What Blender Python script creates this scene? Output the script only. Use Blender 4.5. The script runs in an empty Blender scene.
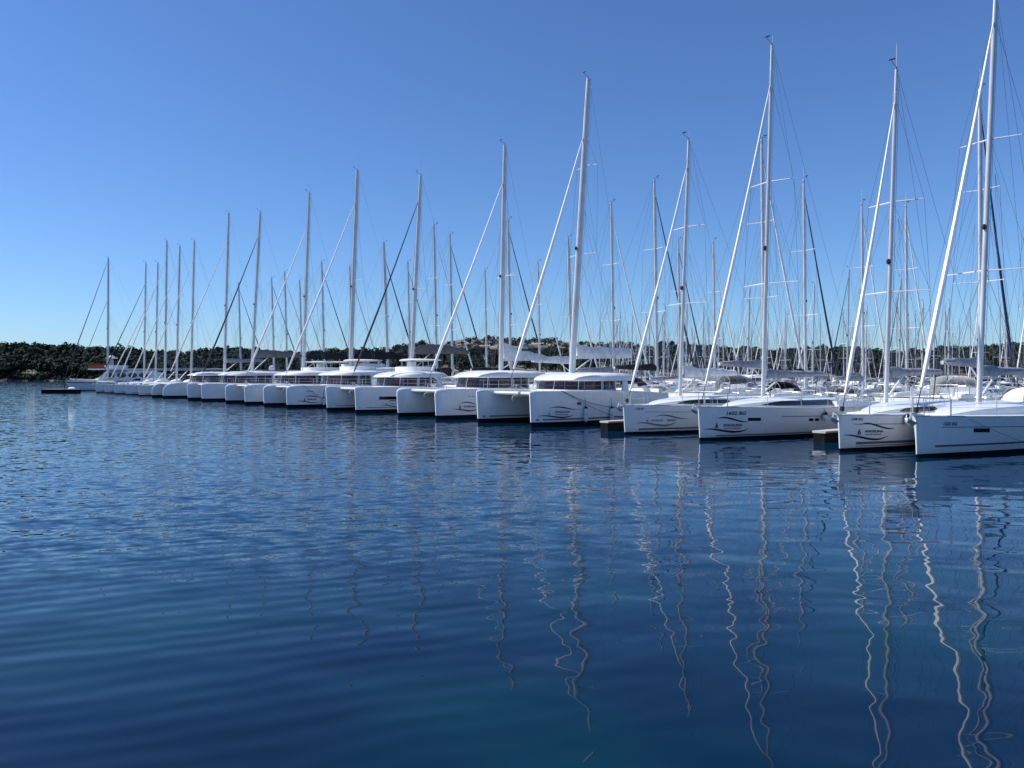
import bpy, math, random
import numpy as np
from mathutils import Vector, Matrix
random.seed(7); RNG = np.random.default_rng(7)
SC = bpy.context.scene
COL = SC.collection
R = math.radians
# ------------------------------------------------------------------ camera, sky, sun, exposure
F, HOR, CH = 770.0, 376.0, 2.8
cam = bpy.data.cameras.new('camera'); camo = bpy.data.objects.new('camera', cam); COL.objects.link(camo)
camo.location = (0, 0, CH); camo.rotation_euler = (R(90 - math.degrees(math.atan((384 - HOR) / F))), 0, 0)
cam.sensor_width = 36; cam.lens = 36 * F / 1024; cam.clip_start = 0.1; cam.clip_end = 12000
SC.camera = camo
SUN_AZ, SUN_EL = -86.0, 47.0          # azimuth clockwise from +Y
w = bpy.data.worlds.new('World'); SC.world = w; w.use_nodes = True
nt = w.node_tree; bg = nt.nodes['Background']
sky = nt.nodes.new('ShaderNodeTexSky'); sky.sky_type = 'NISHITA'; sky.sun_disc = False
sky.sun_elevation = R(SUN_EL); sky.sun_rotation = R(SUN_AZ)
sky.air_density = 1.0; sky.dust_density = 0.2; sky.ozone_density = 3.0; sky.altitude = 0
wb = nt.nodes.new('ShaderNodeVectorMath'); wb.operation = 'MULTIPLY'; wb.inputs[1].default_value = (.65, .90, 1.27)   # the photograph's cool white balance
nt.links.new(sky.outputs[0], wb.inputs[0]); nt.links.new(wb.outputs[0], bg.inputs[0]); bg.inputs[1].default_value = 0.090
sl = bpy.data.lights.new('sun', 'SUN'); sl.energy = 5.0; sl.angle = R(0.5); sl.color = (1, .975, .93)
so = bpy.data.objects.new('sun', sl); COL.objects.link(so)
sd = Vector((math.sin(R(SUN_AZ)) * math.cos(R(SUN_EL)), math.cos(R(SUN_AZ)) * math.cos(R(SUN_EL)), math.sin(R(SUN_EL))))
so.rotation_euler = sd.to_track_quat('Z', 'Y').to_euler()
SC.view_settings.view_transform = 'Standard'; SC.view_settings.look = 'None'
SC.view_settings.exposure = 0.28; SC.view_settings.gamma = 1
SC.cycles.max_bounces = 6; SC.cycles.transparent_max_bounces = 8
SC.cycles.use_denoising = True
SC.cycles.sample_clamp_indirect = 6

# ------------------------------------------------------------------ materials
def mat(name, c, rough=.5, metal=0, var=.08, scale=3.0, c2=None, spec=.5, bump=0, bscale=20):
    m = bpy.data.materials.new(name); m.use_nodes = True; n = m.node_tree; b = n.nodes['Principled BSDF']
    b.inputs['Roughness'].default_value = rough; b.inputs['Metallic'].default_value = metal
    b.inputs['Specular IOR Level'].default_value = spec
    tc = n.nodes.new('ShaderNodeTexCoord'); no = n.nodes.new('ShaderNodeTexNoise'); no.inputs['Scale'].default_value = scale
    no.inputs['Detail'].default_value = 4; cr = n.nodes.new('ShaderNodeValToRGB')
    c2 = c2 or tuple(x * (1 - var * 2) for x in c)
    cr.color_ramp.elements[0].position = .35; cr.color_ramp.elements[1].position = .65
    cr.color_ramp.elements[0].color = (*c2, 1); cr.color_ramp.elements[1].color = (*c, 1)
    n.links.new(tc.outputs['Object'], no.inputs['Vector']); n.links.new(no.outputs[0], cr.inputs[0]); n.links.new(cr.outputs[0], b.inputs['Base Color'])
    if bump:
        bn = n.nodes.new('ShaderNodeBump'); n2 = n.nodes.new('ShaderNodeTexNoise'); n2.inputs['Scale'].default_value = bscale
        n.links.new(tc.outputs['Object'], n2.inputs['Vector']); n.links.new(n2.outputs[0], bn.inputs['Height'])
        bn.inputs['Strength'].default_value = bump; bn.inputs['Distance'].default_value = .05
        n.links.new(bn.outputs[0], b.inputs['Normal'])
    return m
M = {}
M['gel'] = mat('white_gelcoat', (.79, .80, .80), .16, 0, .03, .9)
def add_grime(m):
    n = m.node_tree; b = n.nodes['Principled BSDF']; src = b.inputs['Base Color'].links[0].from_socket
    tc = n.nodes.new('ShaderNodeTexCoord'); mp = n.nodes.new('ShaderNodeMapping'); mp.inputs['Scale'].default_value = (5, 5, .7)
    no = n.nodes.new('ShaderNodeTexNoise'); no.inputs['Scale'].default_value = 1.6; no.inputs['Detail'].default_value = 6; no.inputs['Roughness'].default_value = .7
    n.links.new(tc.outputs['Object'], mp.inputs[0]); n.links.new(mp.outputs[0], no.inputs['Vector'])
    r = n.nodes.new('ShaderNodeMapRange'); n.links.new(no.outputs[0], r.inputs[0]); r.inputs[1].default_value = .48; r.inputs[2].default_value = .72; r.inputs[4].default_value = .20
    sp = n.nodes.new('ShaderNodeSeparateXYZ'); n.links.new(tc.outputs['Object'], sp.inputs[0])
    lo = n.nodes.new('ShaderNodeMapRange'); n.links.new(sp.outputs[2], lo.inputs[0])
    for i, v in enumerate((.42, .1, 0, .8)): lo.inputs[i + 1].default_value = v
    ml = n.nodes.new('ShaderNodeMath'); ml.operation = 'MULTIPLY'; n.links.new(lo.outputs[0], ml.inputs[0]); n.links.new(no.outputs[0], ml.inputs[1])
    ad = n.nodes.new('ShaderNodeMath'); ad.operation = 'ADD'; ad.use_clamp = True; n.links.new(ml.outputs[0], ad.inputs[0]); n.links.new(r.outputs[0], ad.inputs[1])
    mx = n.nodes.new('ShaderNodeMix'); mx.data_type = 'RGBA'; n.links.new(ad.outputs[0], mx.inputs[0]); n.links.new(src, mx.inputs[6]); mx.inputs[7].default_value = (.42, .40, .33, 1)
    n.links.new(mx.outputs[2], b.inputs['Base Color'])
add_grime(M['gel'])
M['gel2'] = mat('cream_gelcoat', (.74, .73, .70), .3, 0, .04, 1.2)
M['deck'] = mat('nonskid_deck', (.80, .80, .78), .6, 0, .06, 2.5)
M['navy'] = mat('navy_paint', (.012, .02, .055), .3, 0, .1)
M['navyvinyl'] = mat('navy_vinyl', (.008, .014, .055), .4, 0, .1)
M['greyvinyl'] = mat('grey_vinyl', (.16, .19, .25), .4, 0, .1)
M['anti'] = mat('antifouling', (.007, .008, .011), .8, 0, .3, spec=.15)
M['antiblue'] = mat('blue_antifouling', (.012, .025, .07), .7, 0, .3)
M['boot'] = mat('boot_stripe', (.10, .13, .19), .4)
M['glass'] = mat('dark_window', (.012, .014, .018), .06, 0, .3)
M['alu'] = mat('mast_aluminium', (.66, .67, .68), .4, .05, .08, 1.0)
M['steel'] = mat('stainless_steel', (.55, .56, .57), .4, .6, .05)
M['wire'] = mat('rigging_wire', (.22, .23, .25), .4, .6, .1)
M['genoa'] = mat('furled_sail_cloth', (.84, .83, .80), .8, 0, .08, 2)
M['darksail'] = mat('dark_sail_cloth', (.03, .035, .05), .85, 0, .2)
M['bluesail'] = mat('blue_sail_cloth', (.02, .04, .13), .85, 0, .2)
M['rope'] = mat('dark_rope', (.03, .035, .045), .9)
M['wrope'] = mat('pale_rope', (.5, .48, .44), .9)
M['greycover'] = mat('grey_canvas', (.30, .32, .36), .9, 0, .15, 3, bump=.6, bscale=6)
M['lightcover'] = mat('pale_canvas', (.78, .78, .78), .9, 0, .12, 3, bump=.6, bscale=6)
M['darkcover'] = mat('black_canvas', (.014, .015, .022), .9, 0, .2, 3, bump=.6, bscale=6)
M['bluecover'] = mat('blue_canvas', (.02, .05, .16), .9, 0, .15, 3, bump=.6, bscale=6)
M['browncover'] = mat('taupe_canvas', (.20, .17, .16), .9, 0, .15, 3, bump=.6, bscale=6)
M['redcover'] = mat('red_canvas', (.30, .06, .05), .85, 0, .1)
M['teak'] = mat('teak', (.30, .20, .12), .7, 0, .2, 8)
M['black'] = mat('black_plastic', (.015, .015, .017), .5)
M['white'] = mat('white_plastic', (.78, .78, .76), .4)
M['net'] = mat('trampoline_net', (.35, .36, .38), .9)
M['orange'] = mat('orange_plastic', (.65, .16, .03), .6)
M['concrete'] = mat('pontoon_concrete', (.50, .48, .44), .85, 0, .15, 2)
M['float'] = mat('pontoon_float', (.012, .013, .016), .9, 0, .3, 2, spec=.1)
M['rub'] = mat('rubber_grey', (.30, .31, .33), .6)
M['skin'] = mat('skin', (.45, .27, .19), .6)
def glassmat():
    m = bpy.data.materials.new('tinted_glass'); m.use_nodes = True; n = m.node_tree; b = n.nodes['Principled BSDF']
    b.inputs['Base Color'].default_value = (.05, .035, .045, 1); b.inputs['Roughness'].default_value = .05
    t = n.nodes.new('ShaderNodeBsdfTransparent'); t.inputs[0].default_value = (.75, .62, .68, 1)
    mx = n.nodes.new('ShaderNodeMixShader'); mx.inputs[0].default_value = .72
    n.links.new(t.outputs[0], mx.inputs[1]); n.links.new(b.outputs[0], mx.inputs[2]); n.links.new(mx.outputs[0], n.nodes['Material Output'].inputs[0])
    return m
M['tint'] = glassmat()

# ------------------------------------------------------------------ mesh helpers
class MB:
    def __init__(s): s.v = []; s.f = []
    def add(s, vs, fs):
        o = len(s.v); s.v += [tuple(v) for v in vs]; s.f += [tuple(i + o for i in f) for f in fs]; return s
    def box(s, x0, x1, y0, y1, z0, z1):
        return s.add([(x0, y0, z0), (x1, y0, z0), (x1, y1, z0), (x0, y1, z0), (x0, y0, z1), (x1, y0, z1), (x1, y1, z1), (x0, y1, z1)],
                     [(0, 3, 2, 1), (4, 5, 6, 7), (0, 1, 5, 4), (1, 2, 6, 5), (2, 3, 7, 6), (3, 0, 4, 7)])
    def tube(s, pts, r, n=6, flat=1.0):
        pts = [Vector(p) for p in pts]; rs = r if isinstance(r, (list, tuple)) else [r] * len(pts)
        vs = []; fs = []
        for i, p in enumerate(pts):
            d = (pts[min(i + 1, len(pts) - 1)] - pts[max(i - 1, 0)]).normalized()
            up = Vector((0, 1, 0)) if abs(d.y) < .9 else Vector((1, 0, 0))
            a = up.cross(d).normalized(); b = d.cross(a)
            for k in range(n):
                t = 2 * math.pi * k / n
                vs.append(p + a * math.cos(t) * rs[i] + b * math.sin(t) * rs[i] * flat)
        for i in range(len(pts) - 1):
            for k in range(n):
                k2 = (k + 1) % n; fs.append((i * n + k, i * n + k2, (i + 1) * n + k2, (i + 1) * n + k))
        fs.append(tuple(range(n - 1, -1, -1))); fs.append(tuple((len(pts) - 1) * n + k for k in range(n)))
        return s.add(vs, fs)
    def loft(s, secs, closed=False, cap=False):
        n = len(secs[0]); vs = [p for q in secs for p in q]; fs = []
        for i in range(len(secs) - 1):
            for k in range(n if closed else n - 1):
                k2 = (k + 1) % n; fs.append((i * n + k, (i + 1) * n + k, (i + 1) * n + k2, i * n + k2))
        if cap:
            fs.append(tuple(range(n))); fs.append(tuple(reversed([(len(secs) - 1) * n + k for k in range(n)])))
        return s.add(vs, fs)
    def ball(s, c, r, n=8, m=6, sz=1.0):
        vs = []; fs = []
        for i in range(m + 1):
            ph = math.pi * i / m
            for k in range(n):
                t = 2 * math.pi * k / n
                vs.append((c[0] + r * math.sin(ph) * math.cos(t), c[1] + r * math.sin(ph) * math.sin(t), c[2] + r * sz * math.cos(ph)))
        for i in range(m):
            for k in range(n):
                fs.append((i * n + k, (i + 1) * n + k, (i + 1) * n + (k + 1) % n, i * n + (k + 1) % n))
        return s.add(vs, fs)
    def build(s, name, m, parent=None, smooth=False):
        me = bpy.data.meshes.new(name); me.from_pydata(s.v, [], s.f)
        me.materials.append(m)
        if smooth:
            me.polygons.foreach_set('use_smooth', [True] * len(me.polygons))
            try: me.set_sharp_from_angle(angle=R(40))
            except Exception: pass
        me.update()
        o = bpy.data.objects.new(name, me); COL.objects.link(o)
        if parent: o.parent = parent
        return o
def tag(o, label=None, cat=None, group=None, kind=None):
    if label: o['label'] = label
    if cat: o['category'] = cat
    if group: o['group'] = group
    if kind: o['kind'] = kind
    return o
def empty(name, loc=(0, 0, 0), rz=0, sc=1):
    o = bpy.data.objects.new(name, None); COL.objects.link(o); o.location = loc; o.rotation_euler = (0, 0, rz); o.scale = (sc,) * 3
    o.empty_display_size = .3
    return o
def copy_tree(o, parent=None):
    c = o.copy(); COL.objects.link(c)
    if parent: c.parent = parent
    for ch in list(o.children): copy_tree(ch, c)
    return c
def lerp(a, b, t): return a + (b - a) * t
def clamp(x, a=0., b=1.): return max(a, min(b, x))
def interp(x, xs, ys): return float(np.interp(x, xs, ys))

# text -> mesh data (flat, x right, y up), cached
def text_polys(s, shear=0.0, bold=0.0):
    cu = bpy.data.curves.new('lettering', 'FONT'); cu.body = s; cu.size = 1; cu.shear = shear; cu.offset = bold; cu.resolution_u = 3
    o = bpy.data.objects.new('lettering', cu); COL.objects.link(o); bpy.context.view_layer.update()
    me = bpy.data.meshes.new_from_object(o.evaluated_get(bpy.context.evaluated_depsgraph_get()))
    vs = [tuple(v.co) for v in me.vertices]; fs = [tuple(p.vertices) for p in me.polygons]
    bpy.data.objects.remove(o); bpy.data.curves.remove(cu); bpy.data.meshes.remove(me)
    return vs, fs

# ------------------------------------------------------------------ marina frame of reference
AX = Vector((.7785, .6277, 0)); U = Vector((-.6277, .7785, 0)); TH = math.atan2(AX.y, AX.x)
def line_pt(px):                      # a point of the bow line of the front row, on the water
    Y = F * CH / (.08 * (px + 109)); return Vector(((px - 512) / F * Y, Y, 0))
R0 = line_pt(917)
def on_offset(px, off):               # the point of the line parallel to the row, off metres behind it, that lies towards px
    p = R0 + AX * off; k = (px - 512) / F
    s = (p.x - k * p.y) / (k * U.y - U.x)
    return p + U * s, s
class Frame:                           # local frame of a moored boat: x aft, y away, origin at the stem on the water
    def __init__(s, bow): s.o = bow
    def px(s, x, y, z):
        p = s.o + AX * x + U * y; return 512 + F * p.x / p.y, HOR - F * (z - CH) / p.y
    def solve_x(s, px, y=0.0):
        k = (px - 512) / F; o = s.o + U * y
        return (k * o.y - o.x) / (AX.x - k * AX.y)
    def z_at(s, x, y, py):
        p = s.o + AX * x + U * y; return CH + (HOR - py) * p.y / F

# ------------------------------------------------------------------ rig shared by all sailing boats
def rig(t, p):
    """p: x_mast, z_step, z_top, rake(aft offset at top), frac, forestay base (x,z), genoa mat, r mast, chain (x,y,z), spreaders list of (frac, len, sweep),
    boom z,len, cover mat, cover height, backstay (x,y,z)"""
    xm, z0, z1, rk = p['xm'], p['z0'], p['z1'], p['rake']
    def mp(fz, dx=0., dy=0.): return (xm + rk * fz + dx, dy, lerp(z0, z1, fz))
    rm = p.get('rm', .1) * 1.18
    ma = MB().tube([mp(0), mp(.5), mp(.85), mp(1)], [rm, rm, rm * .93, rm * .75], 10, .72).build('mast', M['alu'], t, True)
    for fz, ln, sw in p['spr']:
        for sg in (-1, 1):
            MB().tube([mp(fz, 0, sg * rm * .5), mp(fz, sw, sg * ln)], [.032, .02], 5, .6).build('spreader', M['alu'], ma)
    b = mp(1)
    v = MB().tube([b, (b[0], 0, b[2] + .12)], .02, 4).tube([(b[0], 0, b[2] + .1), (b[0] - .45, 0, b[2] + .22)], .012, 4)
    v.tube([(b[0] - .38, -.12, b[2] + .32), (b[0] - .38, .12, b[2] + .32)], .03, 4).tube([(b[0] - .4, 0, b[2] + .2), (b[0] - .4, 0, b[2] + .36)], .01, 4)
    v.build('wind_vane', M['black'], ma)
    if p.get('whip', 1): MB().tube([(b[0] + .1, .05, b[2]), (b[0] + .12, .05, b[2] + p.get('whiplen', 1.0))], .013, 4).build('antenna', M['white'], ma)
    if p.get('radar'):
        q = mp(p['radar'], -rm - .2, 0); MB().ball(q, .22, 10, 6, .5).tube([q, (q[0] + .25, 0, q[2] - .1)], .03, 4).build('radar_dome', M['white'], ma, True)
    if p.get('light', 1):
        q = mp(.42, -rm - .05, 0); MB().ball(q, .09, 6, 5, 1.3).build('deck_light', M['black'], ma)
    # head stay with furled sail
    bx, bz = p['fs']; top = Vector(mp(p['frac'], -rm * .8, 0)); bot = Vector((bx, 0, bz))
    fsr = p.get('fsr', .075)
    g = MB(); N = 8; pts = []; rr = []
    for i in range(N + 1):
        q = i / N; pt = bot.lerp(top, .06 + .88 * q); pt.z -= .12 * math.sin(math.pi * q); pt.x += .03 * math.sin(math.pi * q)
        pts.append(pt); rr.append(fsr * interp(q, [0, .06, .3, 1], [.6, 1, .95, .4]))
    pts.append(top); rr.append(.02)
    fo = g.tube(pts, rr, 7).build('furled_sail', p['genoa'], t, True)
    MB().tube([bot, pts[0]], .018, 4).tube([bot + Vector((0, 0, .1)), bot + Vector((.02, 0, .26))], .085, 10).build('furling_drum', M['black'], fo)
    # shrouds
    cx, cy, cz = p['chain']
    for sg in (-1, 1):
        m_ = MB(); tips = [Vector(mp(fz, sw, sg * ln)) for fz, ln, sw in p['spr']]
        root = Vector((cx, sg * cy, cz)); chain = [root] + tips + [Vector(mp(p['frac'], 0, sg * .05))]
        for a_, b_ in zip(chain[:-1], chain[1:]): m_.tube([a_, b_], p.get('wr', .008), 4)
        m_.tube([Vector((cx + .1, sg * cy, cz)), Vector(mp(max(.05, p['spr'][0][0] - .01), 0, sg * .1))], p.get('wr', .008), 4)
        if len(tips) > 1: m_.tube([tips[0], Vector(mp(tips and p['spr'][1][0] - .01, 0, sg * .08))], p.get('wr', .008) * .8, 4)
        m_.build('shroud', M['wire'], t)
    if p.get('bs'):
        x, y, z = p['bs']; tp = Vector(mp(.995, .08, 0)); sp = Vector((x - .3 if x > xm else x, 0, z + 2.6)).lerp(tp, .12)
        m_ = MB().tube([tp, sp], p.get('wr', .008), 4)
        for sg in (-1, 1): m_.tube([sp, (x, sg * y, z)], p.get('wr', .008), 4)
        m_.build('backstay', M['wire'], t)
    # halyards along the mast
    MB().tube([mp(.07, -rm * 1.3, .06), mp(.93, -rm * 1.1, .05)], .009, 4).tube([mp(.07, rm * 1.4, -.1), mp(.97, rm * 1.2, -.05)], .009, 4).build('halyard', M['wrope'], ma)
    # boom
    bz, bl = p['boom']; x0 = xm + rk * .1 + rm
    bm = MB().tube([(x0, 0, bz), (x0 + bl, 0, bz + .12)], .085, 8, .7).build('boom', M['alu'], t, True)
    ch = p['cover_h']; secs = []; rnd = random.Random(int(bl * 1000 + bz * 77))
    for i in range(13):
        q = i / 12; x = x0 + .05 + q * (bl * .97); zb = bz - .04 + .12 * q
        h = ch * interp(q, [0, .04, .3, .75, 1], p.get('cover_p', [1.0, 1.15, .85, .68, .45])) * (1 + rnd.uniform(-.09, .09)); wd = .13 + .07 * h + rnd.uniform(-.02, .02)
        secs.append([(x, -wd * .6, zb - .06), (x, -wd, zb + h * .3), (x, -wd * .75, zb + h * .7), (x, -.02, zb + h), (x, .02, zb + h), (x, wd * .75, zb + h * .7), (x, wd, zb + h * .3), (x, wd * .6, zb - .06)])
    cv = MB().loft(secs, True, True).build('sail_cover', p['cover'], bm, True)
    sp2 = mp(p['spr'][-1][0], 0, 0)
    lz = MB()
    for q in (.3, .6, .9):
        for sg in (-1, 1): lz.tube([(x0 + bl * q, sg * .12, bz + .3 * ch), mp(.55, .1, sg * .2)], .005, 3)
    lz.build('lazy_jack', M['wire'], bm)
    MB().tube([(x0 + .02, 0, z0 + .25), (x0 + bl * .28, 0, bz)], .045, 6).build('boom_vang', M['alu'], bm)
    MB().tube([(x0 + bl * .9, 0, bz + .05), (x0 + bl * .85, 0, p.get('sheetz', z0))], .02, 4).tube([(x0 + bl, 0, bz + .12), mp(.99, .1, 0)], .006, 3).build('mainsheet', M['rope'], bm)

# ------------------------------------------------------------------ monohull yacht
class Mono:
    def __init__(s, L=13.5, B=4.1, fb=1.42, fs=1.25, over=.12, style='modern'):
        s.L, s.B, s.fb, s.fs, s.over, s.style = L, B, fb, fs, over, style
    def f(s, x): t = clamp(x / s.L); return s.fb + (s.fs - s.fb) * t - .05 * math.sin(math.pi * t)
    def hb(s, x, z):
        t = clamp(x / s.L)
        ex = .85 if s.style == 'modern' else 1.1
        tail = .93 if s.style == 'modern' else .55
        ps = math.sin(math.pi / 2 * min(1, t / .55)) ** ex * (1 - (1 - tail) * clamp((t - .5) / .5) ** 2)
        pw = .9 * math.sin(math.pi / 2 * min(1, t / .68)) ** 1.12 * (1 - (1 - tail + .15) * clamp((t - .6) / .4) ** 2)
        v = clamp(z / s.f(x)); h = s.B / 2 * lerp(pw, ps, v ** .8)
        if z < 0: h *= 1 - .35 * (-z / .5) ** 2
        return h + .02
    def xo(s, x, z):   # stem overhang
        t = clamp(x / s.L); v = clamp((z) / s.f(x), -.4, 1)
        return -s.over * v * (1 - t) ** 5 + (s.L * .0)
    def side(s, x, z, sg=-1, off=0.): return (x + s.xo(x, z), sg * (s.hb(x, z) + off), z)
STX = [0, .004, .012, .025, .045, .07, .1, .14, .19, .25, .32, .4, .5, .6, .7, .8, .9, 1.0]
def strip(h, x0, x1, za, zb, m, name, parent, sides=(-1, 1), off=.005, n=16):
    """a painted strip on the hull between heights za(x) and zb(x)"""
    b = MB()
    for sg in sides:
        lo = [h.side(lerp(x0, x1, i / n), za(lerp(x0, x1, i / n)), sg, off) for i in range(n + 1)]
        hi = [h.side(lerp(x0, x1, i / n), zb(lerp(x0, x1, i / n)), sg, off) for i in range(n + 1)]
        md = [tuple((np.array(h.side(lerp(x0, x1, i / n), (za(lerp(x0, x1, i / n)) + zb(lerp(x0, x1, i / n))) / 2, sg, off)))) for i in range(n + 1)]
        b.loft([lo, md, hi] if sg < 0 else [hi, md, lo])
    return b.build(name, m, parent)
def mono_hull(t, h, anti='anti', hullm='gel', wl=.13):
    zs = [1, .93, .8, .6, .42, .28]
    secs = []; stx = STX
    for q in stx:
        x = q * h.L; f = h.f(x); zz = [f, f * .94] + [lerp(wl, f, k) for k in (.82, .62, .42, .22)] + [wl]
        secs.append([h.side(x, z, -1) for z in zz])
    b = MB(); b.loft(secs); b.loft([[(p[0], -p[1], p[2]) for p in reversed(s)] for s in secs])
    b.loft([[(p[0], p[1], p[2]) for p in secs[0]], [(p[0], -p[1], p[2]) for p in secs[0]]])
    b.loft([[(p[0], -p[1], p[2]) for p in secs[-1]], secs[-1]])
    hull = b.build('hull', M[hullm], t, True)
    secs = []
    for q in stx:
        x = q * h.L; secs.append([h.side(x, z, -1) for z in (wl, .05, -.1, -.3, -.5)])
    b = MB(); b.loft(secs); b.loft([[(p[0], -p[1], p[2]) for p in reversed(s)] for s in secs])
    b.loft([secs[0], [(p[0], -p[1], p[2]) for p in secs[0]]]); b.loft([[(p[0], -p[1], p[2]) for p in secs[-1]], secs[-1]])
    b.build('antifouling', M[anti], t)
    # deck with camber
    secs = []
    for q in stx:
        x = q * h.L; f = h.f(x); w_ = h.hb(x, f); c = .06 * min(1, w_ / 1.5)
        secs.append([(x + h.xo(x, f), y * w_ * .995, f - .004 + c * (1 - y * y)) for y in (-1, -.6, -.2, .2, .6, 1)])
    MB().loft(secs).build('deck', M['deck'], t, True)
    rl = MB()
    for sg in (-1, 1): rl.tube([(x_ := h.side(q * h.L, h.f(q * h.L), sg))[0:1] + (x_[1], x_[2] + .02) for q in stx], .028, 4)
    rl.build('toe_rail', M['alu'], t)
    return hull
def coachroof(t, h, x0, x1, ht, wf, win, m='gel', steps=16):
    """sections of the cabin top; win=(xa,xb,za,zb) fractions for the window band"""
    def sec(q):
        x = lerp(x0, x1, q); f = h.f(x)
        w_ = wf * h.hb(x, f) * interp(q, [0, .12, .5, 1], [.35, .72, 1, .95])
        hh = ht * interp(q, [0, .1, .25, .45, .8, 1], [.04, .38, .66, .88, 1, 1])
        return x, f, w_, hh
    secs = []
    for i in range(steps + 1):
        x, f, w_, hh = sec(i / steps)
        half = [(w_, -.02), (w_ * .985, hh * .45), (w_ * .95, hh * .82), (w_ * .84, hh * .97), (w_ * .45, hh * 1.07)]
        secs.append([(x, -a, f + b_) for a, b_ in half] + [(x, 0, f + hh * 1.1)] + [(x, a, f + b_) for a, b_ in reversed(half)])
    cr = MB().loft(secs).add(secs[-1], [tuple(range(len(secs[-1])))]).build('coachroof', M[m], t, True)
    if win:
        for sg in (-1, 1):
            n = 14; lo = []; hi = []
            for i in range(n + 1):
                q = lerp(win[0], win[1], i / n); x, f, w_, hh = sec(q)
                e = clamp(min(i, (n - i) * 1.6) / 2.5)       # pointed ends
                zb = lerp(win[2] + .12, win[2], e); zt = lerp(win[2] + .16, win[3], e)
                def wy(v): return w_ * (lerp(1, .985, v / .45) if v < .45 else lerp(.985, .95, (v - .45) / .37)) + .022
                lo.append((x, sg * wy(zb), f + hh * zb)); hi.append((x, sg * wy(zt), f + hh * zt))
            md = [tuple((np.array(a) + np.array(b_)) / 2 + np.array([0, sg * .004, 0])) for a, b_ in zip(lo, hi)]
            MB().loft([lo, md, hi] if sg < 0 else [hi, md, lo]).build('window', M['glass'], cr)
    return cr
def mono_gear(t, h, p):
    L = h.L
    # pulpit
    f0 = h.f(0); b = MB()
    A = h.side(L * .075, h.f(L * .075), -1); pts = []
    for sg in (-1, 1):
        A = Vector(h.side(L * .085, h.f(L * .085), sg)); A.y *= .93; Bp = Vector(h.side(L * .02, f0, sg)); Bp.y *= .8
        b.tube([A, A + Vector((0, 0, .62))], .014, 5).tube([Bp, Bp + Vector((-.08, 0, .62))], .014, 5)
        b.tube([A + Vector((0, 0, .62)), Bp + Vector((-.08, 0, .62)), Vector((-.1 - h.over, sg * .12, f0 + .64)), Vector((-.14 - h.over, 0, f0 + .64))], .014, 5)
    b.build('pulpit', M['steel'], t)
    for sg in (-1, 1):
        b = MB(); tops = [];
        n = 7
        for i in range(n):
            x = lerp(.085, .9, i / (n - 1)) * L; q = Vector(h.side(x, h.f(x), sg)); q.y *= .96
            b.tube([q, q + Vector((0, 0, .6))], .012, 4); tops.append(q)
        for z in (.6, .32): b.tube([q + Vector((0, 0, z)) for q in tops], .005, 3)
        b.build('guardrail', M['steel'], t)
    fz = h.f(L * .97); wS = h.hb(L * .97, fz) * .94
    for sg in (-1, 1):
        b = MB()
        for x, z in ((L * .88, 0), (L * .985, 0)): b.tube([(x, sg * wS, fz), (x, sg * wS, fz + .62)], .014, 4)
        b.tube([(L * .88, sg * wS, fz + .62), (L * .985, sg * wS, fz + .62), (L * .985, sg * wS * .35, fz + .62), (L * .985, sg * wS * .35, fz)], .014, 4)
        b.build('pushpit', M['steel'], t)
    # anchor on the stem
    x = -h.over; an = MB().box(x - .16, x + .5, -.06, .06, f0 - .0, f0 + .07)
    an.tube([(x + .45, 0, f0 + .13), (x - .3, 0, f0 + .1), (x - .42, 0, f0 - .12)], .032, 5)
    an.add([(x - .5, 0, f0 - .05), (x - .22, -.17, f0 - .2), (x - .14, 0, f0 - .33), (x - .22, .17, f0 - .2), (x - .3, 0, f0 - .12)], [(0, 1, 4), (0, 4, 3), (1, 2, 4), (4, 2, 3), (0, 3, 2, 1)])
    an.build('anchor', M['steel'], t)
    # cockpit coamings and seats
    xc0, xc1 = p['cock']; f = h.f(xc0); cm = MB()
    for sg in (-1, 1):
        w0 = h.hb(xc0, f) * .66; w1 = h.hb(xc1, h.f(xc1)) * .78
        secs = []
        for q in (0, .08, .5, .92, 1):
            x = lerp(xc0, xc1, q); y = lerp(w0, w1, q); hh = .3 * interp(q, [0, .08, .5, .92, 1], [.9, 1, .85, .7, .2]); ff = h.f(x)
            secs.append([(x, sg * (y - .18), ff - .01), (x, sg * (y - .15), ff + hh), (x, sg * (y + .12), ff + hh), (x, sg * (y + .22), ff - .01)])
        cm.loft(secs, True, True)
    cm.build('coaming', M['gel'], t, True)
    for sg in (-1, 1):
        b = MB(); c = Vector((lerp(xc0, xc1, .68), sg * .95, h.f(xc1) + .55)); pts = [c + Vector((.05 * math.cos(k), .45 * math.cos(k * 1.0), .45 * math.sin(k))) for k in [2 * math.pi * i / 14 for i in range(15)]]
        b.tube(pts, .018, 4)
        for k in range(4): b.tube([c, pts[k * 3]], .01, 3)
        b.tube([c, c + Vector((.25, 0, -.1)), c + Vector((.3, 0, -.6))], .06, 6).build('steering_wheel', M['steel'], t)
    # sprayhood
    if p.get('hood'):
        x0 = xc0 - .9 + p.get('hdx', 0); x1 = x0 + 1.45; f = h.f(x0) + p['ht'] * .95; wv = h.hb(x0, f) * .56; secs = []
        for q in (0, .3, .65, 1):
            x = lerp(x0, x1, q); hh = .68 * math.sin(math.pi / 2 * (q * .95 + .05)) ** .6; ww = wv * (.85 + .15 * q)
            secs.append([(x, ww * math.copysign(abs(math.cos(a)) ** .6, -math.cos(a)), f - .25 + (hh + .2) * math.sin(a) ** .6 if math.sin(a) > .01 else f - .25) for a in [math.pi * i / 10 for i in range(11)]])
        MB().loft(secs).build('sprayhood', p['hood'], t, True)
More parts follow.
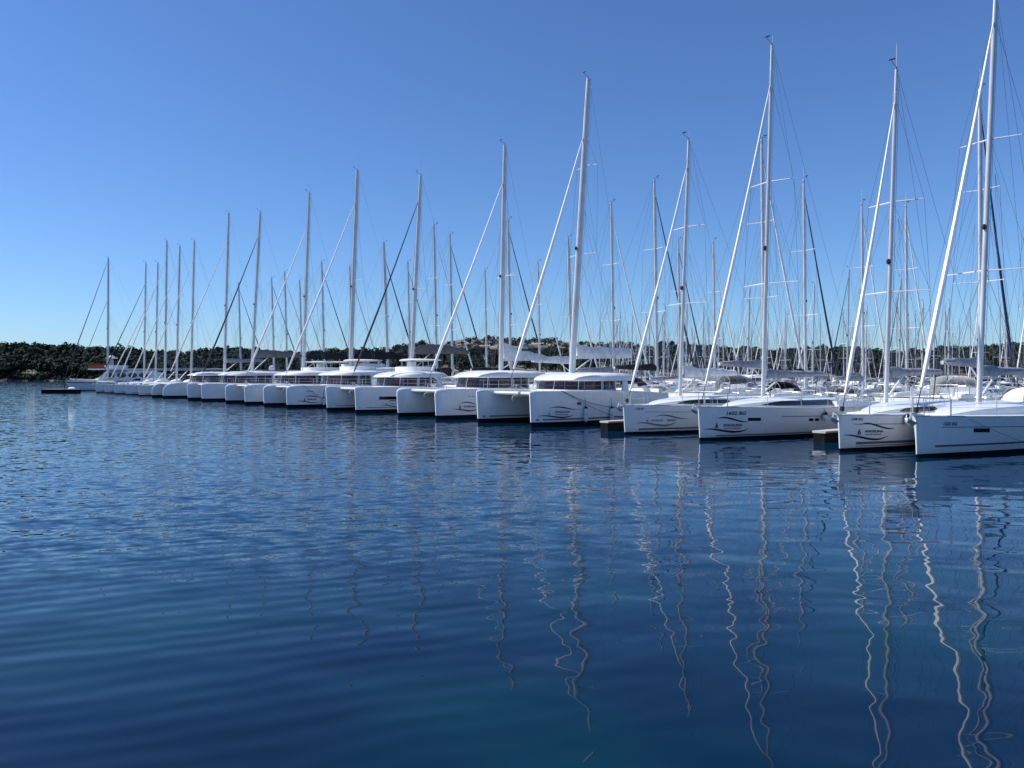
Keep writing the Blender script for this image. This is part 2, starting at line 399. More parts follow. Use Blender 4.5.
    if p.get('bimini'):
        x0 = xc0 + 1.2; x1 = xc1 - .4; z = h.f(x0) + 1.75; ww = h.B * .4; secs = []
        for q in (0, .5, 1):
            x = lerp(x0, x1, q); secs.append([(x, -ww, z - .14), (x, -ww * .6, z + .03), (x, 0, z + .09), (x, ww * .6, z + .03), (x, ww, z - .14)])
        bo = MB().loft(secs)
        bo.loft([[(a, b_, c - .03) for a, b_, c in reversed(s)] for s in secs]); bo = bo.build('bimini', p['bimini'], t, True)
        fr = MB()
        for sg in (-1, 1):
            for x in (x0, x1): fr.tube([(lerp(x, (x0 + x1) / 2, .75), sg * ww, h.f(x) + .25), (x, sg * ww, z - .14)], .016, 4)
        fr.build('bimini_frame', M['steel'], bo)
    # cleats and hatch, small deck fittings
    hb_ = MB().box(L * .17, L * .17 + .55, -.28, .28, h.f(L * .17) + .03, h.f(L * .17) + .12); hb_.build('deck_hatch', M['glass'], t)
    # swim platform
    MB().box(L - .02, L + .45, -h.hb(L * .99, .5) * .8, h.hb(L * .99, .5) * .8, .32, .4).build('swim_platform', M['teak'], t)

def hull_px(fr, h, px, py, y0=0., sg=-1):
    """hull-side point (x,z) of the near side seen towards px,py"""
    lo, hi, z = 0.0, h.L, 1.0
    for _ in range(40):
        x = (lo + hi) / 2; z = 1.0
        for _k in range(5): z = fr.z_at(x, y0 + sg * h.hb(x, z), py)
        q = h.side(x, z, sg)
        if fr.px(q[0], y0 + q[1], z)[0] < px: lo = x
        else: hi = x
    return x, z
def decal(name, t, fr, h, y0, polys, m, parent):
    """polys: list of (verts in picture coords, faces) laid on the near side of the hull"""
    b = MB()
    for vs, fs in polys:
        out = []
        for px, py in vs:
            x, z = hull_px(fr, h, px, py, y0); q = h.side(x, z, -1, .007); out.append((q[0], q[1] + y0, q[2]))
        b.add(out, fs)
    return b.build(name, m, parent)
def ribbon(pts, wid):
    """variable width band through points"""
    n = 18; xs = [p[0] for p in pts]; ts = np.linspace(0, 1, len(pts)); T = np.linspace(0, 1, n)
    # smooth by cubic-ish interpolation
    cx = np.interp(T, ts, xs); deg = min(3, len(pts) - 1); cy = np.polyval(np.polyfit(xs, [p[1] for p in pts], deg), cx)
    vs = []; fs = []
    for i in range(n):
        w_ = wid * 1.3 * (.12 + math.sin(math.pi * clamp(T[i], .0, 1)) ** .8) * .5
        vs += [(cx[i], cy[i] - w_), (cx[i], cy[i] + w_)]
    for i in range(n - 1): fs.append((i * 2, i * 2 + 1, i * 2 + 3, i * 2 + 2))
    return vs, fs
def words(s, x0, x1, yb, hgt, shear=0, bold=.0):
    vs, fs = text_polys(s, shear, max(bold, .008) + .018); mx = max(v[0] for v in vs); mn = min(v[0] for v in vs)
    return [(x0 + (v[0] - mn) / (mx - mn) * (x1 - x0), yb - v[1] / .7 * hgt) for v in vs], fs
def rectp(x0, x1, y0, y1, n=6):
    vs = []; fs = []
    for i in range(n + 1): vs += [(lerp(x0, x1, i / n), y0), (lerp(x0, x1, i / n), y1)]
    for i in range(n): fs.append((i * 2, i * 2 + 1, i * 2 + 3, i * 2 + 2))
    return vs, fs
def sailglyph(x, y0, y1):
    hh = y1 - y0
    return ([(x, y0), (x - hh * .28, y1 - hh * .12), (x, y1 - hh * .12), (x + hh * .06, y0 + hh * .2), (x + hh * .06, y1 - hh * .12), (x + hh * .25, y1 - hh * .12), (x - hh * .4, y1 - hh * .06), (x + hh * .35, y1 - hh * .06), (x + hh * .2, y1), (x - hh * .3, y1)],
            [(0, 1, 2), (3, 4, 5), (6, 9, 8, 7)])

# ------------------------------------------------------------------ catamaran
class CatHull:
    def __init__(s, L=12.6, bw=.82, f=2.05, fst=1.75, rnd=.12):
        s.L, s.bw, s.f0, s.fst, s.rnd = L, bw, f, fst, rnd
    def f(s, x):
        t = x / s.L
        return interp(t, [0, .55, .84, .845, .92, .925, 1], [s.f0, s.f0 - .03, s.fst, s.fst - .35, s.fst - .55, .75, .45])
    def hb(s, x, z):
        t = clamp(x / s.L); e = math.sin(math.pi / 2 * min(1, t / .34)) ** .75
        v = clamp(z / s.f0); w_ = s.bw * lerp(.72, 1, v ** .8) * e * (1 - .12 * clamp((t - .75) / .25))
        if z < 0: w_ *= 1 - .4 * (-z / .5) ** 2
        return w_ + .035
    def xo(s, x, z):
        t = clamp(x / s.L); r = s.rnd; d = 0
        if z > s.f0 - r: d = r * (1 - math.sqrt(max(0, 1 - ((z - (s.f0 - r)) / r) ** 2)))
        return (d - .12 * clamp(z / s.f0, -.3, 1)) * (1 - t) ** 6
    def side(s, x, z, sg=-1, off=0.): return (x + s.xo(x, z), sg * (s.hb(x, z) + off), z)
def cat_hull(t, h, yc, wl=.26, hullm='gel'):
    secs = []
    xs = [q * h.L for q in (0, .003, .01, .022, .04, .065, .1, .15, .21, .28, .36, .46, .56, .66, .76, .839, .846, .919, .926, 1)]
    for x in xs:
        f = h.f(x); zz = [f, f - .04, max(f - .15, lerp(wl, f, .9)), max(f - .35, lerp(wl, f, .78)), lerp(wl, f, .6), lerp(wl, f, .4), lerp(wl, f, .2), wl]
        secs.append([h.side(x, z, -1) for z in zz])
    tr = lambda p, sg: (p[0], yc + sg * p[1], p[2])
    A = [[tr(p, 1) for p in s] for s in secs]; Bm = [[tr(p, -1) for p in reversed(s)] for s in secs]
    b = MB().loft(A).loft(Bm).loft([A[0], [tr(p, -1) for p in secs[0]]]).loft([[tr(p, -1) for p in secs[-1]], A[-1]])
    b.loft([[s[0], (s[0][0], yc, s[0][2] + .03), tr2] for s, tr2 in zip(A, [tr(q[0], -1) for q in secs])])
    hull = b.build('hull', M[hullm], t, True)
    secs = [[h.side(x, z, -1) for z in (wl, .1, -.1, -.3, -.5)] for x in xs]
    A = [[tr(p, 1) for p in s] for s in secs]; Bm = [[tr(p, -1) for p in reversed(s)] for s in secs]
    MB().loft(A).loft(Bm).loft([A[0], [tr(p, -1) for p in secs[0]]]).loft([[tr(p, -1) for p in secs[-1]], A[-1]]).build('antifouling', M['anti'], t)
    return hull
def outline(x0, x1, W, n=28, pw=2.15, taper=.9):
    """rounded-front plan outline, closed, starting at aft near corner"""
    pts = []
    for i in range(n + 1):
        a = -math.pi / 2 + math.pi * i / n          # -90..90 across the front
        y = W * math.copysign(abs(math.sin(a)) ** (2 / pw), math.sin(a)); xx = (x1 - x0) * .7 * (1 - abs(math.cos(a)) ** (2 / pw))
        pts.append((x0 + xx, y))
    pts.append((x1, W * taper)); pts.insert(0, (x1, -W * taper))
    return pts
def ring(o, z, s=1.0, dx=0., cx=None):
    cx = cx if cx is not None else sum(p[0] for p in o) / len(o)
    return [(cx + (p[0] - cx) * s + dx, p[1] * s, z) for p in o]
def cat_super(t, h, c, p):
    L = h.L; f = h.f0; xs0, xs1, W = p['x0'], p['x1'], p['W']; zr = p['zr']
    # bridge deck between the hulls
    b = MB(); secs = []
    for x in (L * .27, L * .3, L * .4, L * .86, L * .88):
        zb = interp(x / L, [.27, .3, .4, .88], [f - .25, 1.1, .85, .8]); zt = f - .01 if x < L * .6 else (f - .03 if x < L * .75 else h.fst - .2)
        secs.append([(x, -c, zb), (x, -c, zt), (x, c, zt), (x, c, zb)])
    b.loft(secs, True, True).build('bridge_deck', M['gel'], t)
    MB().add([(L * .085, -c + .35, f - .13), (L * .272, -c + .6, f - .13), (L * .272, c - .6, f - .13), (L * .085, c - .35, f - .13)], [(0, 1, 2, 3)]).build('trampoline', M['net'], t)
    xb = p['xb']
    MB().tube([(xb, -c, f - .16), (xb, c, f - .16)], .11, 8).tube([(xb, 0, f - .3), (L * .29, 0, f - .34)], .07, 6).build('crossbeam', M['alu'], t, True)
    st = MB().tube([(xb, -c * .62, f - .1), (xb - .02, 0, f + .34), (xb, c * .62, f - .1)], .011, 5).tube([(xb, 0, f - .12), (xb, 0, f + .34)], .03, 5)
    st.build('seagull_striker', M['steel'], t)
    an = MB().tube([(xb + .1, 0, f - .24), (xb - .25, 0, f - .34), (xb - .32, 0, f - .5)], .04, 5)
    an.loft([[(xb - .3, -.16, f - .42), (xb - .38, 0, f - .36), (xb - .3, .16, f - .42)], [(xb - .26, -.13, f - .46), (xb - .32, 0, f - .42), (xb - .26, .13, f - .46)], [(xb - .2, -.02, f - .66), (xb - .22, 0, f - .66), (xb - .2, .02, f - .66)]])
    an.build('anchor', M['steel'], t)
    # saloon: white base, windows all round, hard roof
    o = outline(xs0, xs1, W)
    base = MB().loft([ring(o, f - .2, .97), ring(o, f + .03, .955), ring(o, f + .03, .9)], True).build('cabin_base', M['gel'], t, True)
    g = ring(o, f + .02, .945); g2 = ring(o, zr + .05, .90, .12)
    win = MB().loft([g, g2], True).build('window', M['tint'], base)
    mu = MB(); n = len(o)
    for i in (2, 8, 14, 20, 26):
        if i < n:
            a, b_ = Vector(g[i]), Vector(g2[i]); d = Vector((a.x - 4, a.y, 0)).normalized() * .012
            mu.tube([a + d, b_ + d], .032, 4)
    for yy in (-1, 1):
        for xx in (.62, .83):
            x = lerp(xs0, xs1, xx); wy = interp(x, [xs0, lerp(xs0, xs1, .62), xs1], [0, W, W * .9]) * .94
            mu.tube([(x, yy * wy, f + .08), (x + .1, yy * wy * .955, zr + .04)], .035, 4)
    mu.build('window_frame', M['gel2'], win)
    # interior lumps: berths / table seen through glass
    it = MB().box(xs0 + (xs1 - xs0) * .35, xs1 - .4, W * .1, W * .7, f - .2, f + .22)
    it.build('saloon_seat', M['browncover'], t)
    xr1 = p.get('xr1', xs1 + 2.3); ro = outline(xs0 - .25, xr1, W + .12, pw=2.2, taper=.93)
    wed = p.get('wedge', .3); xq0 = min(q[0] for q in ro)
    def ring_w(o, z, s_, hgt):
        return [(a, b_, z - wed * hgt * max(0, 1 - (a - xq0) / (2.6)) ** 1.6) for a, b_, z in ring(o, z, s_)]
    rf = MB().loft([ring(ro, zr + .02, .90), ring(ro, zr, .985), ring(ro, zr + .06, 1), ring_w(ro, zr + .24, .985, .6), ring_w(ro, zr + .38, .95, 1), ring_w(ro, zr + .47, .85, 1.2), ring_w(ro, zr + .52, .45, .8)], True, True)
    roof = rf.build('roof', M['gel'], t, True)
    ps = MB()
    for sg in (-1, 1):
        ps.loft([[(xr1 - .9, sg * (W - .25), h.fst - .1), (xr1 - .2, sg * (W - .25), h.fst - .1), (xr1 - .25, sg * (W - .4), zr + .05), (xr1 - .6, sg * (W - .4), zr + .05)],
                 [(xr1 - .9, sg * (W - .17), h.fst - .1), (xr1 - .2, sg * (W - .17), h.fst - .1), (xr1 - .25, sg * (W - .32), zr + .05), (xr1 - .6, sg * (W - .32), zr + .05)]], True, True)
    ps.build('roof_support', M['gel'], t)
    # helm bulkhead / aft cockpit seats
    MB().box(xs1 + .02, xs1 + .12, -W * .86, -W * .25, f - .3, zr + .03).box(xs1 + .02, xs1 + .12, W * .25, W * .86, f - .3, zr + .03).build('bulkhead', M['gel'], t)
    MB().box(L * .84, L * .87, -c, c, .85, h.fst + .25).build('cockpit_seat', M['gel2'], t)
    if p.get('fly'):
        zf = zr + .5; x0 = lerp(xs0, xs1, .55); x1 = xr1 - .5
        MB().loft([ring(outline(x0, x1, W * .72), zf - .06, 1), ring(outline(x0, x1, W * .72), zf + .35, 1.02), ring(outline(x0, x1, W * .72), zf + .37, .93), ring(outline(x0, x1, W * .72), zf, .9)], True).build('flybridge', M['gel'], t, True)
        tp = ring(outline(x0 + .2, x1 + .6, W * .7), p['fly'], 1)
        bo = outline(x0 + .3, x1 + .8, W * .68)
        bi = MB().loft([ring(bo, p['fly'] - .1, .98), ring(bo, p['fly'] - .03, 1), ring(bo, p['fly'] + .05, .8), ring(bo, p['fly'] + .09, .3)], True, True).build('bimini', M['gel2'], t, True)
        fr = MB()
        for sg in (-1, 1):
            for x in (x0 + 1.2, (x0 + x1) / 2 + .6, x1 + .3): fr.tube([(x, sg * W * .6, zf), (x, sg * W * .6, p['fly'] - .06)], .03, 5)
        fr.build('bimini_frame', M['steel'], bi)
        MB().box((x0 + x1) / 2 - .2, (x0 + x1) / 2 + .3, -.3, .3, zf, zf + .8).build('helm_console', M['gel'], t)
    if p.get('dome'):
        MB().ball((xr1 - 1.5, -W * .4, zr + .85), .38, 12, 8).tube([(xr1 - 1.5, -W * .4, zr + .4), (xr1 - 1.5, -W * .4, zr + .5)], .12, 8).build('satellite_dome', M['white'], t, True)
    # rails
    for sg in (-1, 1):
        b = MB(); tops = []
        for i in range(8):
            x = lerp(.05, .8, i / 7) * L; q = Vector((x, sg * (c + h.hb(x, f) * .9), h.f(x))); b.tube([q, q + Vector((0, 0, .6))], .013, 4); tops.append(q)
        for z in (.6, .32): b.tube([q + Vector((0, 0, z)) for q in tops], .006, 3)
        q = tops[0]; e = Vector((.15, sg * c, f)); b.tube([q + Vector((0, 0, .6)), e + Vector((0, 0, .6)), e], .014, 4)
        e2 = Vector((L * .05, sg * (c - h.hb(L * .05, f) * .9), f)); b.tube([e + Vector((0, 0, .6)), e2 + Vector((0, 0, .6)), e2], .014, 4)
        b.build('guardrail', M['steel'], t)

# ================================================================== SETTING: water, shore, hills
def water_mat():
    m = bpy.data.materials.new('sea_water'); m.use_nodes = True; n = m.node_tree; L = n.links.new; b = n.nodes['Principled BSDF']
    def nd(t, **k):
        x = n.nodes.new(t)
        for a, v in k.items(): setattr(x, a, v)
        return x
    def math_(op, a, b_=None, c=None):
        x = nd('ShaderNodeMath', operation=op)
        for i, v in enumerate((a, b_, c)):
            if v is None: continue
            if isinstance(v, (int, float)): x.inputs[i].default_value = v
            else: L(v, x.inputs[i])
        return x.outputs[0]
    def mr(v, a, b_, c=0., d=1.):
        x = nd('ShaderNodeMapRange', interpolation_type='SMOOTHSTEP'); L(v, x.inputs[0])
        for i, q in enumerate((a, b_, c, d)): x.inputs[i + 1].default_value = q
        return x.outputs[0]
    b.inputs['IOR'].default_value = 1.333; b.inputs['Roughness'].default_value = .015
    tc = nd('ShaderNodeTexCoord'); sep = nd('ShaderNodeSeparateXYZ'); L(tc.outputs['Object'], sep.inputs[0])
    X, Y = sep.outputs[0], sep.outputs[1]
    def noise(sc, detail=2, rot=0., stretch=(1, 1, 1), rough=.5, off=(0, 0, 0), dist=0.):
        mp = nd('ShaderNodeMapping'); mp.inputs['Rotation'].default_value = (0, 0, rot); mp.inputs['Scale'].default_value = stretch; mp.inputs['Location'].default_value = off
        L(tc.outputs['Object'], mp.inputs[0]); x = nd('ShaderNodeTexNoise'); x.inputs['Scale'].default_value = sc; x.inputs['Detail'].default_value = detail
        x.inputs['Roughness'].default_value = rough; x.inputs['Distortion'].default_value = dist; L(mp.outputs[0], x.inputs['Vector']); return x.outputs[0]
    # colour: deep blue with greener patches
    cr = nd('ShaderNodeValToRGB'); cr.color_ramp.elements[0].color = (.0002, .010, .028, 1); cr.color_ramp.elements[1].color = (.0003, .022, .036, 1)
    cr.color_ramp.elements[0].position = .42; cr.color_ramp.elements[1].position = .62
    L(noise(.28, 2), cr.inputs[0])
    mc = nd('ShaderNodeMix', data_type='RGBA'); L(mr(math_('ADD', Y, math_('MULTIPLY_ADD', noise(.15, 2), 8., -4.)), 6., 22.), mc.inputs[0]); L(cr.outputs[0], mc.inputs[6]); mc.inputs[7].default_value = (.0003, .021, .055, 1)
    L(mc.outputs[2], b.inputs['Base Color'])      # base colour turns bluer away from the camera
    # ripple mask: ruffled out in the open, calm near the camera and in the lee of the boats
    wob = math_('MULTIPLY_ADD', noise(.07, 2), 10., -5.)
    dperp = math_('SUBTRACT', math_('ADD', math_('MULTIPLY', R0.x - 0, AX.x), R0.y * AX.y), math_('ADD', math_('MULTIPLY', X, AX.x), math_('MULTIPLY', Y, AX.y)))
    lee = math_('MAXIMUM', mr(dperp, .5, 6., .12, 1), mr(math_('SUBTRACT', Y, math_('MULTIPLY', X, .5)), 120., 150.))
    mx = mr(math_('ADD', X, wob), 7., -4., 0, 1)
    my = mr(math_('ADD', Y, math_('MULTIPLY', wob, .6)), 7.5, 14., 0, 1)
    mask = math_('MULTIPLY', math_('MULTIPLY', my, mx), lee)
    mask = math_('MULTIPLY_ADD', mask, .97, .004)
    patch = math_('MULTIPLY_ADD', noise(.12, 3, stretch=(1, .35, 1)), 1.2, .4)
    mask = math_('MULTIPLY', mask, patch)
    # slow glassy undulation everywhere
    h_cal = math_('MULTIPLY', noise(.8, 1.5, .1, (.8, 1.25, 1), .4, dist=.3), .036)
    h_cal = math_('MULTIPLY', h_cal, mr(dperp, 0., 6., .35, 1))
    h_cal2 = math_('MULTIPLY', noise(1.7, 1, -.2, (1, 1.2, 1), .4, (7, 2, 0)), .0032)
    # swell lines on the left, crests running away to the right
    wv = nd('ShaderNodeTexWave', wave_type='BANDS', bands_direction='Y', wave_profile='SIN')
    mp = nd('ShaderNodeMapping'); mp.inputs['Rotation'].default_value = (0, 0, R(-22)); L(tc.outputs['Object'], mp.inputs[0]); L(mp.outputs[0], wv.inputs['Vector'])
    wv.inputs['Scale'].default_value = .85; wv.inputs['Distortion'].default_value = 5.; wv.inputs['Detail'].default_value = 2.; wv.inputs['Detail Scale'].default_value = .6
    sw = math_('MULTIPLY', mr(math_('ADD', X, wob), 4., -4.), mr(Y, 30., 12.))
    h_sw = math_('MULTIPLY', math_('MULTIPLY', wv.outputs[1], .0026), sw)
    H = math_('ADD', h_cal, math_('ADD', h_cal2, h_sw))
    bn = nd('ShaderNodeBump'); bn.inputs['Strength'].default_value = 1; bn.inputs['Distance'].default_value = 1; L(H, bn.inputs['Height'])
    # wind ripples as a slope field (full strength at any distance)
    def vn(sc, detail, rough, rot, stretch, off, amp):
        mp = nd('ShaderNodeMapping'); mp.inputs['Rotation'].default_value = (0, 0, rot); mp.inputs['Scale'].default_value = stretch; mp.inputs['Location'].default_value = off
        L(tc.outputs['Object'], mp.inputs[0]); x = nd('ShaderNodeTexNoise'); x.inputs['Scale'].default_value = sc; x.inputs['Detail'].default_value = detail; x.inputs['Roughness'].default_value = rough
        L(mp.outputs[0], x.inputs['Vector']); sb = nd('ShaderNodeVectorMath', operation='SUBTRACT'); L(x.outputs['Color'], sb.inputs[0]); sb.inputs[1].default_value = (.5, .5, .5)
        m_ = nd('ShaderNodeVectorMath', operation='MULTIPLY'); L(sb.outputs[0], m_.inputs[0]); m_.inputs[1].default_value = amp; return m_.outputs[0]
    ad = nd('ShaderNodeVectorMath', operation='ADD'); L(vn(3.3, 3, .64, .15, (.7, 1.2, 1), (3, 1, 0), (.25, .48, 0)), ad.inputs[0]); L(vn(.45, 3, .6, .1, (.5, 1.3, 1), (9, 4, 0), (.04, .07, 0)), ad.inputs[1])
    sc_ = nd('ShaderNodeVectorMath', operation='SCALE'); L(ad.outputs[0], sc_.inputs[0]); L(mask, sc_.inputs['Scale'])
    a2 = nd('ShaderNodeVectorMath', operation='ADD'); L(bn.outputs[0], a2.inputs[0]); L(sc_.outputs[0], a2.inputs[1])
    nn = nd('ShaderNodeVectorMath', operation='NORMALIZE'); L(a2.outputs[0], nn.inputs[0]); L(nn.outputs[0], b.inputs['Normal'])
    return m
wm = MB(); S = 6000
wm.add([(-S, -S, 0), (S, -S, 0), (S, S, 0), (-S, S, 0)], [(0, 1, 2, 3)])
tag(wm.build('water', water_mat()), kind='structure')

SKX = [-500, -100, 0, 30, 60, 100, 135, 150, 190, 220, 250, 300, 345, 400, 440, 460, 500, 560, 600, 650, 700, 800, 850, 900, 950, 1000, 1060, 1500]
SKY = [344, 343, 341, 341, 343, 346, 346, 349, 350, 347, 348, 350, 348, 346, 341, 336, 335, 338, 341, 342, 345, 348, 347, 349, 347, 343, 340, 338]
def ridgeY(px): return interp(px, [-500, 150, 380, 450, 640, 760, 1500], [520, 520, 560, 760, 760, 560, 540])
def ridgeZ(px):
    Y = ridgeY(px); tree = interp(px, [-500, 380, 450, 640, 720, 1500], [8.5, 8.5, 3.5, 3.5, 8, 8.5])
    return CH + (HOR - interp(px, SKX, SKY)) * Y / F - tree
def shoreY(px): return 428 + 6 * math.sin(px * .031) + 4 * math.sin(px * .013 + 1)
def ground(px, Y):
    s, r = shoreY(px), ridgeY(px); q = (Y - s) / (r - s)
    if q < 0: return -1.5 + 1.5 * max(0, 1 + q * 20)
    z = .1 + 1.2 * min(1, q * 14) + (ridgeZ(px) - 1.3) * (clamp(q) ** 1.15)
    z += .8 * math.sin(px * .05 + Y * .03) * clamp(q * 3) * clamp((1.2 - q) * 3)
    if q > 1: z -= (q - 1) * 6
    return z
def wpos(px, Y): return ((px - 512) / F * Y, Y)
b = MB(); rows = []; pxs = list(range(-700, 1720, 14)); qs = [-.06, -.02, 0, .02, .05, .1, .17, .25, .34, .44, .54, .64, .74, .84, .93, 1, 1.1, 1.5, 3]
for q in qs:
    rr = []
    for px in pxs:
        Y = lerp(shoreY(px), ridgeY(px), q); x, y = wpos(px, Y); rr.append((x, y, ground(px, Y)))
    rows.append(rr)
b.loft(rows)
def land_mat():
    m = mat('hill_ground', (.27, .245, .21), .95, 0, .1, .05, (.05, .055, .035), bump=1, bscale=.3)
    return m
tag(b.build('hill', land_mat(), None, True), kind='structure')
# stony shore strip along the water
b = MB(); lo = []; hi = []; top = []
rnd = random.Random(3)
for px in range(-300, 1300, 4):
    Y = shoreY(px); x, y = wpos(px, Y - 1.2 + rnd.uniform(-.8, .8)); lo.append((x, y, -.3)); x, y = wpos(px, Y + .2); hi.append((x, y, .9 + rnd.uniform(-.35, .5))); x, y = wpos(px, Y + 6); top.append((x, y, 1.5 + rnd.uniform(-.3, .4)))
b.loft([lo, hi, top])
tag(b.build('rocky_shore', mat('shore_rock', (.15, .105, .08), .95, 0, .1, .4, (.045, .035, .03))), kind='structure')

def crown_mesh(cs, per, rs):
    """many leafy facets spread through crown volumes; cs rows = x,y,z,rx,rz"""
    cs = np.array(cs); n = len(cs); N = n * per
    c = np.repeat(cs, per, 0); d = rs.normal(size=(N, 3)); d /= np.linalg.norm(d, axis=1)[:, None]; rad = rs.uniform(.45, 1.05, N)
    lob = 1 + .22 * np.sin(d[:, 0] * 5 + c[:, 0]) * np.cos(d[:, 2] * 6 + c[:, 1])
    p = c[:, :3] + d * (rad * lob)[:, None] * c[:, [3, 3, 4]]
    t = rs.normal(size=(N, 3)); t /= np.linalg.norm(t, axis=1)[:, None]; u = np.cross(d, t); u /= np.linalg.norm(u, axis=1)[:, None]; v = np.cross(d + t * .6, u); v /= np.linalg.norm(v, axis=1)[:, None]
    s = (c[:, 3] * rs.uniform(.11, .24, N))[:, None]
    V = np.stack([p - u * s - v * s * .7, p + u * s - v * s * .6, p + u * s * .7 + v * s, p - u * s * .8 + v * s * .8], 1).reshape(-1, 3)
    return V, np.arange(N * 4).reshape(-1, 4)
def np_obj(name, V, Fc, m, parent=None):
    me = bpy.data.meshes.new(name); me.vertices.add(len(V)); me.vertices.foreach_set('co', V.astype(np.float32).ravel())
    me.loops.add(Fc.size); me.loops.foreach_set('vertex_index', Fc.astype(np.int32).ravel()); me.polygons.add(len(Fc))
    me.polygons.foreach_set('loop_start', np.arange(0, Fc.size, 4, dtype=np.int32)); me.polygons.foreach_set('loop_total', np.full(len(Fc), 4, dtype=np.int32))
    me.materials.append(m); me.update(calc_edges=True); me.validate()
    o = bpy.data.objects.new(name, me); COL.objects.link(o)
    if parent: o.parent = parent
    return o
M['pine'] = mat('pine_foliage', (.027, .041, .027), .9, 0, .1, .12, (.014, .023, .017), spec=.15)
M['scrub'] = mat('scrub_foliage', (.042, .055, .030), .9, 0, .1, .12, (.016, .026, .015), spec=.15)
M['bark'] = mat('bark', (.12, .08, .055), .95, 0, .2, 3)
rs = np.random.default_rng(11); cs = []; sc_ = []
for _ in range(5200):
    px = rs.uniform(-160, 1190); q = rs.uniform(.03 if px < 420 else .07, 1.04); Y = lerp(shoreY(px), ridgeY(px), q)
    rocky = 425 < px < 660
    if rocky and q > .42:
        if rs.uniform() < .45: continue
        r = rs.uniform(1.3, 3.4); x, y = wpos(px, Y); sc_.append((x, y, ground(px, Y) + r * .55, r * 1.15, r * .8)); continue
    if rs.uniform() < .35: continue
    r = rs.uniform(2.6, 4.8); x, y = wpos(px, Y); h_ = rs.uniform(4.2, 6.6)
    cs.append((x, y, ground(px, Y) + h_, r, r * rs.uniform(.55, .85)))
for _ in range(320):
    px = rs.uniform(-60, 460); q = rs.uniform(.005, .07); Y = lerp(shoreY(px), ridgeY(px), q); r = rs.uniform(1.4, 2.4); x, y = wpos(px, Y); cs.append((x, y, ground(px, Y) + r * .6, r * 1.3, r))
V, Fc = crown_mesh(cs, 95, rs); tag(np_obj('pine_wood', V, Fc, M['pine']), 'dense dark pine wood covering the low hills behind the marina', 'wood', kind='stuff')
V, Fc = crown_mesh(sc_, 60, rs); tag(np_obj('hillside_scrub', V, Fc, M['scrub']), 'low olive scrub scattered over the pale rocky hilltop', 'scrub', kind='stuff')
# single pines that stand out along the left water's edge
def pine(px, Y, H_, lab):
    x, y = wpos(px, Y); z = ground(px, Y) - .3; t = empty('pine_tree', (x, y, z)); tag(t, lab, 'pine tree', "pines along the water's edge")
    lean = rs.uniform(-.6, .6); MB().tube([(0, 0, 0), (lean * .4, 0, H_ * .4), (lean, 0, H_ * .8)], [.22, .17, .08], 6).tube([(lean * .6, 0, H_ * .5), (lean + 1.3, .4, H_ * .72)], [.09, .04], 5).tube([(lean * .7, 0, H_ * .55), (lean - 1.2, -.3, H_ * .75)], [.09, .04], 5).build('trunk', M['bark'], t)
    cl = [(lean + rs.uniform(-1.6, 1.6), rs.uniform(-1, 1), H_ * rs.uniform(.62, .95), rs.uniform(1.3, 2.1), rs.uniform(.8, 1.2)) for _ in range(6)]
    V, Fc = crown_mesh(cl, 90, rs); np_obj('crown', V, Fc, M['pine'], t)
for i in range(16):
    px = 4 + i * 13.5 + rs.uniform(-3, 3); pine(px, shoreY(px) + rs.uniform(2, 7), rs.uniform(6, 10), "dark shoreline pine on the far bank, one of a row along the water")

# houses on the far shore
M['plaster'] = mat('pale_plaster', (.5, .48, .44), .9, 0, .1, .6)
M['plaster2'] = mat('grey_plaster', (.33, .33, .34), .9, 0, .1, .6)
M['tile'] = mat('clay_tile', (.17, .10, .075), .9, 0, .2, 1)
def house(px, Y, W_, D_, H_, lab, flat=False, m='plaster', rz=0.):
    x, y = wpos(px, Y); t = empty('house', (x, y, ground(px, Y) - .3), rz); tag(t, lab, 'house')
    MB().box(-W_ / 2, W_ / 2, 0, D_, -1, H_).build('wall', M[m], t)
    if flat: MB().box(-W_ / 2 - .3, W_ / 2 + .3, -.4, D_ + .3, H_ + .003, H_ + .35).build('roof', M['concrete'], t)
    else:
        e = .5; MB().add([(-W_ / 2 - e, -e, H_ - .1), (W_ / 2 + e, -e, H_ - .1), (W_ / 2 + e, D_ + e, H_ - .1), (-W_ / 2 - e, D_ + e, H_ - .1), (-W_ / 2 - e, D_ / 2, H_ + D_ * .28), (W_ / 2 + e, D_ / 2, H_ + D_ * .28)],
                      [(0, 1, 5, 4), (2, 3, 4, 5), (0, 4, 3), (1, 2, 5), (0, 3, 2, 1)]).build('roof', M['tile'], t)
    n = max(2, int(W_ / 3))
    for fl in range(max(1, int(H_ / 2.9))):
        for i in range(n):
            cx = -W_ / 2 + W_ * (i + .5) / n
            if fl == 0 and i == n // 2: MB().box(cx - .5, cx + .5, -.05, .1, .3, 2.4).build('door', M['teak'], t)
            else:
                wn = MB().box(cx - .55, cx + .55, -.03, .1, fl * 2.8 + 1.1, fl * 2.8 + 2.2).build('window', M['glass'], t)
                MB().box(cx - .65, cx + .65, -.08, -.031, fl * 2.8 + 1.0, fl * 2.8 + 1.098).build('sill', M['white'], wn)
